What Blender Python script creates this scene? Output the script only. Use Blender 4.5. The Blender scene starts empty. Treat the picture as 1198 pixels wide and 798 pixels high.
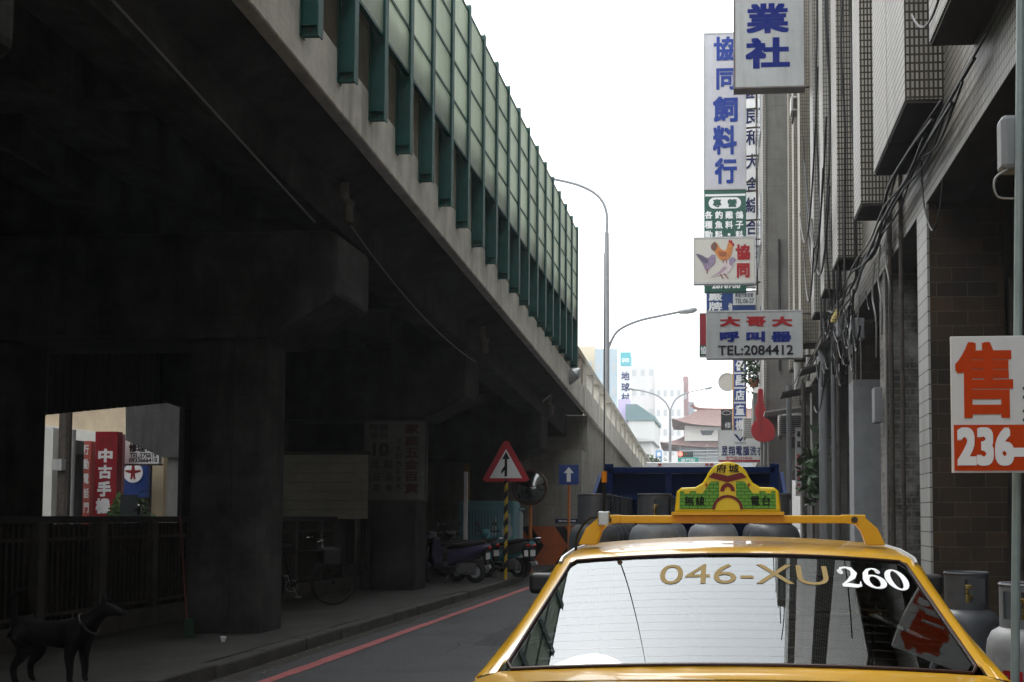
import bpy, bmesh, math, random
from mathutils import Vector, Matrix
R = math.radians
rnd = random.Random(7)
SC = bpy.context.scene
COL = SC.collection

# ------------------------------------------------------------------ camera model
F_PX, CAM_H = 1200.0, 1.45
PU, PV = 777.0, 545.0          # where the lens axis meets the (cropped) picture
TILT = math.atan((605 - PV) / F_PX)
YAW = math.atan((850 - PU) * math.cos(TILT) / F_PX)

def at(u, v, X=None, Y=None, Z=None):
    """A point of the street seen at photograph position (u, v), on a real plane X, Y or Z."""
    x, y = (u - PU) / F_PX, (PV - v) / F_PX
    fy = math.cos(TILT) - y * math.sin(TILT)
    fz = math.sin(TILT) + y * math.cos(TILT)
    d = (x * math.cos(YAW) - fy * math.sin(YAW), fy * math.cos(YAW) + x * math.sin(YAW), fz)
    t = X / d[0] if X is not None else Y / d[1] if Y is not None else (Z - CAM_H) / d[2]
    return Vector((d[0] * t, d[1] * t, d[2] * t + CAM_H))

cam = bpy.data.cameras.new('camera')
cam_o = bpy.data.objects.new('camera', cam)
COL.objects.link(cam_o)
cam.sensor_width = 36
cam.lens = F_PX * 36 / 1198
cam.shift_x = (599 - PU) / 1198
cam.shift_y = (PV - 399) / 1198
cam.clip_end = 5000
cam.clip_start = 0.05
cam_o.location = (0, 0, CAM_H)
cam_o.rotation_euler = (math.pi / 2 + TILT, 0, YAW)
SC.camera = cam_o

# ------------------------------------------------------------------ materials
MATS = {}
def mat(name, col, rough=0.7, metal=0.0, var=0.0, vscale=3.0, stain=0.0, stain_scale=1.2, streak=False,
        bump=0.0, bscale=40.0, spec=0.3, coat=0.0, stain_col=None, translucent=None, emit=None, rand=0.0):
    if name in MATS:
        return MATS[name]
    m = bpy.data.materials.new(name); m.use_nodes = True
    nt = m.node_tree; b = nt.nodes['Principled BSDF']
    b.inputs['Roughness'].default_value = rough
    b.inputs['Metallic'].default_value = metal
    b.inputs['Specular IOR Level'].default_value = spec
    b.inputs['Coat Weight'].default_value = coat
    b.inputs['Base Color'].default_value = (*col, 1)
    if emit:
        b.inputs['Emission Color'].default_value = (*emit[0], 1); b.inputs['Emission Strength'].default_value = emit[1]
    L = nt.links.new
    tc = nt.nodes.new('ShaderNodeTexCoord')
    last = None
    if var > 0:
        n = nt.nodes.new('ShaderNodeTexNoise'); n.inputs['Scale'].default_value = vscale
        n.inputs['Detail'].default_value = 8; n.inputs['Roughness'].default_value = 0.65
        L(tc.outputs['Object'], n.inputs['Vector'])
        r = nt.nodes.new('ShaderNodeMapRange'); r.inputs['From Min'].default_value = 0.3; r.inputs['From Max'].default_value = 0.7
        r.inputs['To Min'].default_value = 1 - var; r.inputs['To Max'].default_value = 1 + var
        L(n.outputs['Fac'], r.inputs['Value'])
        mx = nt.nodes.new('ShaderNodeVectorMath'); mx.operation = 'SCALE'
        mx.inputs[0].default_value = col
        L(r.outputs['Result'], mx.inputs['Scale'])
        last = mx.outputs['Vector']
    if stain > 0:
        mp = nt.nodes.new('ShaderNodeMapping')
        mp.inputs['Scale'].default_value = (1, 1, 0.12) if streak else (1, 1, 1)
        L(tc.outputs['Object'], mp.inputs['Vector'])
        n2 = nt.nodes.new('ShaderNodeTexNoise'); n2.inputs['Scale'].default_value = stain_scale * (3.5 if streak else 1)
        n2.inputs['Detail'].default_value = 6; n2.inputs['Roughness'].default_value = 0.7
        L(mp.outputs['Vector'], n2.inputs['Vector'])
        r2 = nt.nodes.new('ShaderNodeMapRange'); r2.inputs['From Min'].default_value = 0.48; r2.inputs['From Max'].default_value = 0.72
        r2.inputs['To Max'].default_value = stain; r2.clamp = True
        L(n2.outputs['Fac'], r2.inputs['Value'])
        mix = nt.nodes.new('ShaderNodeMix'); mix.data_type = 'RGBA'
        sc = stain_col or tuple(c * 0.3 for c in col)
        mix.inputs['B'].default_value = (*sc, 1)
        if last: L(last, mix.inputs['A'])
        else: mix.inputs['A'].default_value = (*col, 1)
        L(r2.outputs['Result'], mix.inputs['Factor'])
        last = mix.outputs['Result']
    if rand > 0:                     # each panel has faded a little differently
        oi = nt.nodes.new('ShaderNodeObjectInfo'); rr_ = nt.nodes.new('ShaderNodeMapRange')
        rr_.inputs['To Min'].default_value = 1 - rand; rr_.inputs['To Max'].default_value = 1 + rand * .6
        L(oi.outputs['Random'], rr_.inputs['Value'])
        vm = nt.nodes.new('ShaderNodeVectorMath'); vm.operation = 'SCALE'; L(last, vm.inputs[0]); L(rr_.outputs['Result'], vm.inputs['Scale'])
        last = vm.outputs['Vector']
    if last: L(last, b.inputs['Base Color'])
    if bump > 0:
        n3 = nt.nodes.new('ShaderNodeTexNoise'); n3.inputs['Scale'].default_value = bscale; n3.inputs['Detail'].default_value = 5
        L(tc.outputs['Object'], n3.inputs['Vector'])
        bp = nt.nodes.new('ShaderNodeBump'); bp.inputs['Strength'].default_value = bump; bp.inputs['Distance'].default_value = 0.02
        L(n3.outputs['Fac'], bp.inputs['Height']); L(bp.outputs['Normal'], b.inputs['Normal'])
    if translucent:
        tr = nt.nodes.new('ShaderNodeBsdfTranslucent'); tr.inputs['Color'].default_value = (*translucent[0], 1)
        ms = nt.nodes.new('ShaderNodeMixShader'); ms.inputs['Fac'].default_value = translucent[1]
        L(b.outputs['BSDF'], ms.inputs[1]); L(tr.outputs['BSDF'], ms.inputs[2])
        L(ms.outputs['Shader'], nt.nodes['Material Output'].inputs['Surface'])
    MATS[name] = m
    return m

def add_joints(m, bw, bh, dark=0.55, width=0.008):
    """formwork lines cast into concrete: darker, slightly sunk joints in a running grid"""
    nt = m.node_tree; b = nt.nodes['Principled BSDF']; L = nt.links.new
    tc = nt.nodes.new('ShaderNodeTexCoord'); sp = nt.nodes.new('ShaderNodeSeparateXYZ'); L(tc.outputs['Object'], sp.inputs[0])
    ad = nt.nodes.new('ShaderNodeMath'); L(sp.outputs['X'], ad.inputs[0]); L(sp.outputs['Y'], ad.inputs[1])
    cb = nt.nodes.new('ShaderNodeCombineXYZ'); L(ad.outputs[0], cb.inputs['X']); L(sp.outputs['Z'], cb.inputs['Y'])
    br = nt.nodes.new('ShaderNodeTexBrick'); br.offset = 0.0; br.inputs['Scale'].default_value = 1
    br.inputs['Brick Width'].default_value = bw; br.inputs['Row Height'].default_value = bh; br.inputs['Mortar Size'].default_value = width
    br.inputs['Color1'].default_value = (1, 1, 1, 1); br.inputs['Color2'].default_value = (.92, .92, .92, 1); br.inputs['Mortar'].default_value = (dark, dark, dark, 1)
    L(cb.outputs[0], br.inputs['Vector'])
    mx = nt.nodes.new('ShaderNodeMix'); mx.data_type = 'RGBA'; mx.blend_type = 'MULTIPLY'; mx.inputs['Factor'].default_value = 1
    src = b.inputs['Base Color'].links[0].from_socket
    L(src, mx.inputs['A']); L(br.outputs['Color'], mx.inputs['B']); L(mx.outputs['Result'], b.inputs['Base Color'])

def tile_mat(name, c1, c2, joint, bw, bh, mortar=0.006, offset=0.0, rough=0.5, dirt=0.45, bumpy=0.3, dirt_col=(0.07, 0.062, 0.05), dstretch=0.15, dscale=4):
    """Small wall tiles in a grid, on any upright wall: the row runs along X+Y, the column along Z."""
    if name in MATS: return MATS[name]
    m = bpy.data.materials.new(name); m.use_nodes = True
    nt = m.node_tree; b = nt.nodes['Principled BSDF']; L = nt.links.new
    tc = nt.nodes.new('ShaderNodeTexCoord'); sp = nt.nodes.new('ShaderNodeSeparateXYZ')
    L(tc.outputs['Object'], sp.inputs[0])
    ad = nt.nodes.new('ShaderNodeMath'); L(sp.outputs['X'], ad.inputs[0]); L(sp.outputs['Y'], ad.inputs[1])
    cb = nt.nodes.new('ShaderNodeCombineXYZ'); L(ad.outputs[0], cb.inputs['X']); L(sp.outputs['Z'], cb.inputs['Y'])
    br = nt.nodes.new('ShaderNodeTexBrick'); br.offset = offset; br.squash = 1
    br.inputs['Scale'].default_value = 1; br.inputs['Brick Width'].default_value = bw; br.inputs['Row Height'].default_value = bh
    br.inputs['Mortar Size'].default_value = mortar; br.inputs['Mortar Smooth'].default_value = 0.1
    br.inputs['Color1'].default_value = (*c1, 1); br.inputs['Color2'].default_value = (*c2, 1); br.inputs['Mortar'].default_value = (*joint, 1)
    L(cb.outputs[0], br.inputs['Vector'])
    mp = nt.nodes.new('ShaderNodeMapping'); mp.inputs['Scale'].default_value = (1, 1, dstretch); L(tc.outputs['Object'], mp.inputs['Vector'])
    n = nt.nodes.new('ShaderNodeTexNoise'); n.inputs['Scale'].default_value = dscale; n.inputs['Detail'].default_value = 8; n.inputs['Roughness'].default_value = 0.7
    L(mp.outputs['Vector'], n.inputs['Vector'])
    r = nt.nodes.new('ShaderNodeMapRange'); r.inputs['From Min'].default_value = 0.42; r.inputs['From Max'].default_value = 0.7; r.inputs['To Max'].default_value = dirt
    L(n.outputs['Fac'], r.inputs['Value'])
    mix = nt.nodes.new('ShaderNodeMix'); mix.data_type = 'RGBA'; mix.inputs['B'].default_value = (*dirt_col, 1); b.inputs['Specular IOR Level'].default_value = 0.2
    L(r.outputs['Result'], mix.inputs['Factor']); L(br.outputs['Color'], mix.inputs['A']); L(mix.outputs['Result'], b.inputs['Base Color'])
    bp = nt.nodes.new('ShaderNodeBump'); bp.inputs['Strength'].default_value = bumpy; bp.inputs['Distance'].default_value = 0.004; bp.invert = True
    L(br.outputs['Fac'], bp.inputs['Height']); L(bp.outputs['Normal'], b.inputs['Normal'])
    b.inputs['Roughness'].default_value = rough
    MATS[name] = m
    return m

def glass_mat(name, tint, ior, rough=0.0):
    """Tinted glass: a clear see-through tint under a Fresnel mirror."""
    if name in MATS: return MATS[name]
    m = bpy.data.materials.new(name); m.use_nodes = True
    nt = m.node_tree; nt.nodes.remove(nt.nodes['Principled BSDF']); L = nt.links.new
    tr = nt.nodes.new('ShaderNodeBsdfTransparent'); tr.inputs['Color'].default_value = (*tint, 1)
    gl = nt.nodes.new('ShaderNodeBsdfGlossy'); gl.inputs['Roughness'].default_value = rough; gl.inputs['Color'].default_value = (0.93, 0.98, 1, 1)
    fr = nt.nodes.new('ShaderNodeFresnel'); fr.inputs['IOR'].default_value = ior
    ms = nt.nodes.new('ShaderNodeMixShader')
    L(fr.outputs[0], ms.inputs['Fac']); L(tr.outputs[0], ms.inputs[1]); L(gl.outputs[0], ms.inputs[2])
    L(ms.outputs[0], nt.nodes['Material Output'].inputs['Surface'])
    MATS[name] = m
    return m

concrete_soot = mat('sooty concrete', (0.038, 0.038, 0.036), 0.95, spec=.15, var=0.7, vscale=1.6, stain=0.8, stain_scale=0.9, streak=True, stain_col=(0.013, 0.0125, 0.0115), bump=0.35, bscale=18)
concrete_pale = mat('pale weathered concrete', (0.60, 0.58, 0.52), 0.9, var=0.18, vscale=3, stain=0.5, stain_scale=0.9, streak=True, stain_col=(0.12, 0.11, 0.095), bump=0.3, bscale=22)
concrete_wall = mat('retaining wall concrete', (0.27, 0.26, 0.225), 0.9, var=0.18, vscale=2, stain=0.7, stain_scale=1.0, streak=True, stain_col=(0.09, 0.082, 0.068), bump=0.3, bscale=16)
concrete_grey = mat('grey concrete', (0.16, 0.155, 0.142), 0.9, var=0.2, vscale=2.2, stain=0.5, stain_scale=1.0, streak=True, stain_col=(0.09, 0.085, 0.075), bump=0.2, bscale=20)
add_joints(concrete_soot, 1.8, 0.9, .72, .006)
add_joints(concrete_wall, 1.2, 0.6, .7)
add_joints(concrete_grey, 1.5, 0.75, .75)
asphalt = mat('asphalt', (0.064, 0.065, 0.067), 0.8, var=0.4, vscale=38, stain=0.85, stain_scale=0.9, stain_col=(0.034, 0.035, 0.036), bump=0.5, bscale=160)
paving = mat('dirty pavement concrete', (0.056, 0.055, 0.050), 0.85, var=0.28, vscale=1.5, stain=0.7, stain_scale=1.3, stain_col=(0.026, 0.025, 0.023), bump=0.4, bscale=60)
kerb_m = mat('dark kerb stone', (0.058, 0.056, 0.051), 0.85, var=0.3, vscale=4, stain=0.6, stain_scale=3, stain_col=(0.03, 0.028, 0.025), bump=0.5, bscale=40)
red_line_m = mat('worn red road paint', (0.40, 0.115, 0.115), 0.75, var=0.25, vscale=12, stain=0.95, stain_scale=6, stain_col=(0.14, 0.085, 0.08), bump=0.3, bscale=120)
green_steel = mat('dark green painted steel', (0.012, 0.080, 0.068), 0.55, spec=.3, var=0.2, vscale=4, stain=0.35, stain_scale=2, streak=True, stain_col=(0.025, 0.045, 0.035))
green_panel = mat('pale green sound panel', (0.45, 0.51, 0.43), 0.45, rand=.28, bump=.25, bscale=2.5, var=0.16, vscale=1.1, stain=0.6, stain_scale=1.0, streak=True, stain_col=(0.16, 0.2, 0.15), translucent=((0.72, 0.79, 0.68), 0.45))
taxi_yellow = mat('taxi yellow paint', (0.50, 0.27, 0.010), 0.3, coat=0.6, var=0.05, vscale=1.5, stain=0.25, stain_scale=4, stain_col=(0.45, 0.25, 0.02), spec=0.5)
rack_yellow = mat('yellow enamel', (0.64, 0.35, 0.01), 0.4, var=0.06, vscale=9)
sign_yellow = mat('yellow plastic', (0.68, 0.50, 0.01), 0.35, var=0.04, vscale=8)
black_rubber = mat('black rubber', (0.012, 0.012, 0.012), 0.7, var=0.2, vscale=20)
black_plastic = mat('black plastic', (0.015, 0.015, 0.016), 0.45)
dark_cloth = mat('dark seat cloth', (0.03, 0.032, 0.035), 0.9, var=0.2, vscale=12)
chrome = mat('chrome', (0.7, 0.7, 0.72), 0.15, metal=1.0)
galv = mat('galvanised steel', (0.42, 0.44, 0.45), 0.45, metal=0.6, var=0.15, vscale=6)
pole_grey = mat('grey painted pole', (0.24, 0.25, 0.26), 0.5, var=0.1, vscale=6)
blue_truck = mat('dark blue truck paint', (0.006, 0.018, 0.070), 0.7, spec=.06, var=0.2, vscale=4, stain=0.5, stain_scale=3, stain_col=(0.015, 0.02, 0.045))
gas_grey = mat('grey gas cylinder paint', (0.17, 0.18, 0.19), 0.42, var=0.16, vscale=6, stain=0.5, stain_scale=5, stain_col=(0.075, 0.075, 0.075))
gas_dark = mat('dark gas cylinder paint', (0.065, 0.07, 0.078), 0.42, var=0.2, vscale=6, stain=0.4, stain_scale=5, stain_col=(0.03, 0.03, 0.03))
gas_pale = mat('pale gas cylinder paint', (0.21, 0.215, 0.22), 0.5, var=0.12, vscale=7, stain=0.5, stain_scale=5, stain_col=(0.09, 0.085, 0.08))
brass = mat('brass valve', (0.5, 0.36, 0.12), 0.35, metal=0.9)
sign_white = mat('weathered white sign', (0.46, 0.465, 0.455), 0.5, var=0.05, vscale=3, stain=0.3, stain_scale=1.2, streak=True, stain_col=(0.40, 0.40, 0.38))
sign_lilac = mat('faded lilac white sign', (0.43, 0.425, 0.46), 0.5, var=0.06, vscale=3, stain=.5, stain_scale=.8, streak=True, stain_col=(.30, .29, .31))
sign_grey = mat('dirty grey white sign', (0.37, 0.38, 0.375), 0.5, var=0.08, vscale=3, stain=0.6, stain_scale=1.4, streak=True, stain_col=(0.24, 0.24, 0.225))
sign_green = mat('green sign', (0.008, 0.075, 0.05), 0.5, var=0.08, vscale=5)
sign_blue = mat('blue sign', (0.015, 0.05, 0.22), 0.5, var=0.08, vscale=5)
sign_red = mat('red sign', (0.26, 0.010, 0.02), 0.5, var=0.1, vscale=5)
ink_blue = mat('blue lettering', (0.008, 0.018, 0.15),  0.8, spec=.04)
ink_sky = mat('faded blue lettering', (0.022, 0.048, 0.24),  0.8, spec=.04)
ink_navy = mat('dark blue lettering', (0.016, 0.022, 0.085),  0.8, spec=.04)
ink_red = mat('red lettering', (0.30, 0.018, 0.022),  0.8, spec=.04)
ink_rust = mat('dark red lettering', (0.23, 0.03, 0.03),  0.8, spec=.04)
ink_black = mat('black lettering', (0.02, 0.02, 0.022),  0.8, spec=.04)
ink_white = mat('white lettering', (0.75, 0.75, 0.75),  0.8, spec=.04)
ink_orange = mat('orange red print', (0.52, 0.055, 0.010),  0.8, spec=.04, var=0.04, vscale=5)
ink_gold = mat('gold lettering', (0.26, 0.19, 0.085),  0.8, spec=.04)
iron = mat('rusty iron', (0.06, 0.05, 0.042), 0.75, var=0.4, vscale=9, metal=0.2)
cable_m = mat('black cable', (0.014, 0.014, 0.014), 0.6)
cable_grey = mat('grey cable', (0.22, 0.215, 0.2), 0.6)
pvc = mat('grey pvc pipe', (0.17, 0.175, 0.18), 0.5, var=0.12, vscale=3, stain=0.4, stain_scale=3, streak=True)
pvc_white = mat('white pvc pipe', (0.34, 0.34, 0.325), 0.5, var=0.1, vscale=3, stain=0.4, stain_scale=3, streak=True)
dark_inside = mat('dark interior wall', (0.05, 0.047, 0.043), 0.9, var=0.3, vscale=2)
tile_light = tile_mat('pale mosaic tiles', (0.37, 0.345, 0.295), (0.31, 0.287, 0.243), (0.024, 0.021, 0.016), 0.042, 0.080, 0.0098, dirt=0.62, dirt_col=(.075, .066, .052))
tile_white = tile_mat('white mosaic tiles', (0.34, 0.328, 0.298), (0.29, 0.278, 0.248), (0.07, 0.066, 0.058), 0.04, 0.075, 0.007, dirt=0.65, dirt_col=(.07, .06, .045))
tile_cream = tile_mat('cream mosaic tiles', (0.27, 0.247, 0.195), (0.225, 0.207, 0.16), (0.06, 0.055, 0.045), 0.05, 0.08, 0.006, dirt=0.45)
tile_brown = tile_mat('brown wall tiles', (0.060, 0.037, 0.018), (0.022, 0.017, 0.012), (0.085, 0.076, 0.062), 0.30, 0.145, 0.0035, offset=0.5, rough=0.5, dirt=0.8, dirt_col=(.028, .022, .016), dstretch=1, dscale=2.5)
tile_edge = tile_mat('white edge tiles', (0.33, 0.33, 0.315), (0.29, 0.29, 0.275), (0.07, 0.06, 0.052), 2.0, 0.145, 0.006, dirt=0.4)

# ------------------------------------------------------------------ mesh builder
class MB:
    def __init__(s): s.v = []; s.f = []
    def add(s, vs, fs):
        o = len(s.v); s.v += [Vector(p) for p in vs]; s.f += [tuple(i + o for i in f) for f in fs]; return s
    def box(s, x0, x1, y0, y1, z0, z1):
        return s.add([(x0, y0, z0), (x1, y0, z0), (x1, y1, z0), (x0, y1, z0), (x0, y0, z1), (x1, y0, z1), (x1, y1, z1), (x0, y1, z1)],
                     [(0, 3, 2, 1), (4, 5, 6, 7), (0, 1, 5, 4), (1, 2, 6, 5), (2, 3, 7, 6), (3, 0, 4, 7)])
    def hexa(s, b, t):
        """bottom ring of 4 points and top ring of 4 points"""
        return s.add(list(b) + list(t), [(0, 3, 2, 1), (4, 5, 6, 7), (0, 1, 5, 4), (1, 2, 6, 5), (2, 3, 7, 6), (3, 0, 4, 7)])
    def tube(s, pts, r, n=8, caps=True, closed=False):
        pts = [Vector(p) for p in pts]; k = len(pts)
        rr = r if isinstance(r, (list, tuple)) else [r] * k
        vs, fs = [], []
        up = None
        for i, p in enumerate(pts):
            if closed: d = pts[(i + 1) % k] - pts[i - 1]
            else: d = pts[min(i + 1, k - 1)] - pts[max(i - 1, 0)]
            d.normalize()
            if up is None:
                up = Vector((0, 0, 1)) if abs(d.z) < 0.9 else Vector((1, 0, 0))
            a = d.cross(up)
            if a.length < 1e-5: a = d.cross(Vector((1, 0.3, 0)))
            a.normalize(); bb = a.cross(d); up = bb
            for j in range(n):
                t = 2 * math.pi * j / n
                vs.append(p + a * (rr[i] * math.cos(t)) + bb * (rr[i] * math.sin(t)))
        for i in range(k if closed else k - 1):
            for j in range(n):
                i2 = (i + 1) % k
                fs.append((i * n + j, i * n + (j + 1) % n, i2 * n + (j + 1) % n, i2 * n + j))
        if caps and not closed:
            fs.append(tuple(range(n - 1, -1, -1))); fs.append(tuple((k - 1) * n + j for j in range(n)))
        return s.add(vs, fs)
    def lathe(s, prof, c=(0, 0, 0), n=24, axis='z', closed=False):
        """profile of (radius, height) turned about an axis through c"""
        c = Vector(c); vs, fs = [], []; k = len(prof)
        for (r, h) in prof:
            for j in range(n):
                t = 2 * math.pi * j / n; a, b = r * math.cos(t), r * math.sin(t)
                vs.append(c + Vector({'z': (a, b, h), 'x': (h, a, b), 'y': (b, h, a)}[axis]))
        for i in range(k if closed else k - 1):
            i2 = (i + 1) % k
            for j in range(n):
                fs.append((i * n + j, i * n + (j + 1) % n, i2 * n + (j + 1) % n, i2 * n + j))
        if not closed:
            if prof[0][0] > 1e-4: fs.append(tuple(range(n - 1, -1, -1)))
            if prof[-1][0] > 1e-4: fs.append(tuple((k - 1) * n + j for j in range(n)))
        return s.add(vs, fs)
    def prism(s, poly, o, ax, ay, depth):
        """polygon (a, b) in the plane (ax, ay) at o, pushed by the vector depth"""
        o, ax, ay, d = Vector(o), Vector(ax), Vector(ay), Vector(depth); n = len(poly)
        vs = [o + ax * a + ay * b for a, b in poly] + [o + ax * a + ay * b + d for a, b in poly]
        fs = [tuple(range(n - 1, -1, -1)), tuple(range(n, 2 * n))] + [(i, (i + 1) % n, n + (i + 1) % n, n + i) for i in range(n)]
        return s.add(vs, fs)
    def grid(s, rows):
        n = len(rows[0]); vs = [p for r in rows for p in r]
        return s.add(vs, [(i * n + j, i * n + j + 1, (i + 1) * n + j + 1, (i + 1) * n + j) for i in range(len(rows) - 1) for j in range(n - 1)])
    def ball(s, c, rx, ry=None, rz=None, n=12, m=8):
        ry = ry or rx; rz = rz or rx; c = Vector(c)
        rows = []
        for i in range(m + 1):
            a = math.pi * i / m
            rows.append([c + Vector((rx * math.sin(a) * math.cos(2 * math.pi * j / n), ry * math.sin(a) * math.sin(2 * math.pi * j / n), -rz * math.cos(a))) for j in range(n + 1)])
        return s.grid(rows)
    def mesh(s, m):
        return s.add([v.co for v in m.vertices], [tuple(p.vertices) for p in m.polygons])
    def move(s, M):
        s.v = [M @ v for v in s.v]; return s

OFF = {}
def obj(name, mb, m, parent=None, bevel=0.0, smooth=False, subsurf=0, angle=35, weld=False, seg=2, solid=0.0):
    off = OFF.get(parent, Vector((0, 0, 0))) if parent else Vector((0, 0, 0))
    me = bpy.data.meshes.new(name)
    me.from_pydata([tuple(v - off) for v in mb.v], [], mb.f)
    bm = bmesh.new(); bm.from_mesh(me)
    if weld: bmesh.ops.remove_doubles(bm, verts=bm.verts, dist=1e-4)
    bmesh.ops.recalc_face_normals(bm, faces=bm.faces)
    bm.to_mesh(me); bm.free()
    me.materials.append(m)
    o = bpy.data.objects.new(name, me); COL.objects.link(o)
    if smooth:
        me.shade_smooth()
        if angle < 180: me.set_sharp_from_angle(angle=R(angle))
    if solid:
        md = o.modifiers.new('solid', 'SOLIDIFY'); md.thickness = solid; md.offset = -1
    if bevel:
        md = o.modifiers.new('bevel', 'BEVEL'); md.width = bevel; md.segments = seg; md.limit_method = 'ANGLE'; md.angle_limit = R(40)
    if subsurf:
        md = o.modifiers.new('subsurf', 'SUBSURF'); md.levels = subsurf; md.render_levels = subsurf
    if parent:
        o.parent = parent; OFF[o] = off
    else:
        OFF[o] = Vector((0, 0, 0))
    return o

def thing(name, label, cat, loc=(0, 0, 0), group=None):
    o = bpy.data.objects.new(name, None); COL.objects.link(o)
    o.location = loc; o['label'] = label; o['category'] = cat; o.empty_display_size = 0.1
    if group: o['group'] = group
    OFF[o] = Vector(loc)
    return o

def single(name, label, cat, mb, m, group=None, **kw):
    o = obj(name, mb, m, None, **kw); o['label'] = label; o['category'] = cat
    if group: o['group'] = group
    return o

def struct(name, mb, m, kind='structure', **kw):
    o = obj(name, mb, m, None, **kw); o['kind'] = kind; return o

def dup(root, loc, rotz=0.0, label=None, group=None):
    r = root.copy(); COL.objects.link(r); r.location = loc; r.rotation_euler = (0, 0, rotz)
    if label: r['label'] = label
    if group: r['group'] = group
    for ch in list(root.children):
        c = ch.copy(); COL.objects.link(c); c.parent = r
        for g in list(ch.children):
            d = g.copy(); COL.objects.link(d); d.parent = c
    return r

_txt = {}
def glyphs(s, weight=0.0):
    """flat outline of the writing, fitted to a unit box: points (x, y, layer), faces, aspect"""
    k = (s, weight)
    if k not in _txt:
        c = bpy.data.curves.new('text', 'FONT'); c.body = s; c.resolution_u = 4
        o = bpy.data.objects.new('text', c); COL.objects.link(o)
        dg = bpy.context.evaluated_depsgraph_get()
        m = bpy.data.meshes.new_from_object(o.evaluated_get(dg))
        vs = [v.co.copy() for v in m.vertices]; fs = [tuple(p.vertices) for p in m.polygons]
        bpy.data.objects.remove(o); bpy.data.curves.remove(c); bpy.data.meshes.remove(m)
        x0, x1 = min(v.x for v in vs), max(v.x for v in vs); y0, y1 = min(v.y for v in vs), max(v.y for v in vs)
        x0 -= weight; x1 += weight; y0 -= weight; y1 += weight
        ring_ = [(0, 0)] if weight <= 0 else [(0, 0)] + [(weight * a_, weight * b_) for a_ in (-1, 0, 1) for b_ in (-1, 0, 1) if a_ or b_]
        V, Fc = [], []
        for q, (dx, dy) in enumerate(ring_):       # a brush of eight strokes makes the bold face, each a hair above the last
            o_ = len(V)
            V += [((v.x + dx - x0) / (x1 - x0) - 0.5, (v.y + dy - y0) / (y1 - y0) - 0.5, q) for v in vs]
            Fc += [tuple(i + o_ for i in f) for f in fs]
        _txt[k] = (V, Fc, (x1 - x0) / (y1 - y0))
    return _txt[k]

def text_into(mb, s, o, ax, ay, cx, cy, w, h, weight=0.0, slant=0.0):
    pts, fs, asp = glyphs(s, weight)
    if w is None: w = h * asp
    o, ax, ay = Vector(o), Vector(ax), Vector(ay)
    nz = ax.cross(ay) * max(min(h * .0002, .00006), .00002)
    mb.add([o + ax * (cx + a * w + slant * b * h) + ay * (cy + b * h) + nz * q for a, b, q in pts], fs)

def letters(parent, m, items, o, ax=(1, 0, 0), ay=(0, 0, 1), name='lettering'):
    mb = MB()
    for it in items:
        s, cx, cy, w, h = it[:5]; wt = it[5] if len(it) > 5 else 0.03
        text_into(mb, s, o, ax, ay, cx, cy, w, h, wt)
    return obj(name, mb, m, parent)

def vertical(s, cx, top, w, h, pitch, wt=0.03):
    return [(c, cx, top - i * pitch - h / 2, w, h, wt) for i, c in enumerate(s)]

def bez(p0, p1, p2, n=8):
    p0, p1, p2 = Vector(p0), Vector(p1), Vector(p2)
    return [(p0 * (1 - t) ** 2 + p1 * 2 * t * (1 - t) + p2 * t * t) for t in [i / n for i in range(n + 1)]]

def sag(p0, p1, drop, n=14):
    p0, p1 = Vector(p0), Vector(p1)
    return [p0.lerp(p1, i / n) + Vector((0, 0, -4 * drop * (i / n) * (1 - i / n))) for i in range(n + 1)]

def spline(pts, n=6):
    pts = [Vector(p) for p in pts]; out = []
    for i in range(len(pts) - 1):
        p0 = pts[max(i - 1, 0)]; p1 = pts[i]; p2 = pts[i + 1]; p3 = pts[min(i + 2, len(pts) - 1)]
        for k in range(n):
            t = k / n
            out.append(0.5 * ((2 * p1) + (p2 - p0) * t + (2 * p0 - 5 * p1 + 4 * p2 - p3) * t * t + (3 * p1 - p0 - 3 * p2 + p3) * t ** 3))
    out.append(pts[-1]); return out

# ------------------------------------------------------------------ sky, sun, air
SUN_EL, SUN_AZ = R(58), R(-35)       # azimuth from +Y (down the street) towards +X
w = bpy.data.worlds.new('World'); SC.world = w; w.use_nodes = True
nt = w.node_tree; bg = nt.nodes['Background']
sky = nt.nodes.new('ShaderNodeTexSky'); sky.sky_type = 'NISHITA'; sky.sun_disc = False
sky.sun_elevation = SUN_EL; sky.sun_rotation = SUN_AZ; sky.dust_density = 6; sky.air_density = 1.5
hs = nt.nodes.new('ShaderNodeHueSaturation'); hs.inputs['Saturation'].default_value = 0.12
mixw = nt.nodes.new('ShaderNodeMix'); mixw.data_type = 'RGBA'; mixw.inputs['Factor'].default_value = 0.7
mixw.inputs['B'].default_value = (9.6, 9.9, 10.2, 1)     # the even white of the cloud deck
nt.links.new(sky.outputs[0], hs.inputs['Color']); nt.links.new(hs.outputs[0], mixw.inputs['A'])
nt.links.new(mixw.outputs['Result'], bg.inputs['Color'])
bg.inputs['Strength'].default_value = 0.12
sun = bpy.data.lights.new('sun', 'SUN'); sun.energy = 0.6; sun.angle = R(25); sun.color = (1, 0.97, 0.92)
so = bpy.data.objects.new('sun', sun); COL.objects.link(so)
sd = Vector((math.sin(SUN_AZ) * math.cos(SUN_EL), math.cos(SUN_AZ) * math.cos(SUN_EL), math.sin(SUN_EL)))
so.rotation_euler = sd.to_track_quat('Z', 'Y').to_euler()
SC.view_settings.view_transform = 'Standard'; SC.view_settings.look = 'None'
SC.view_settings.exposure = 1.7; SC.view_settings.gamma = 1
SC.render.engine = 'CYCLES'
cy = SC.cycles
cy.max_bounces = 7; cy.diffuse_bounces = 3; cy.glossy_bounces = 4; cy.transmission_bounces = 4; cy.transparent_max_bounces = 12; cy.volume_bounces = 0
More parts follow.
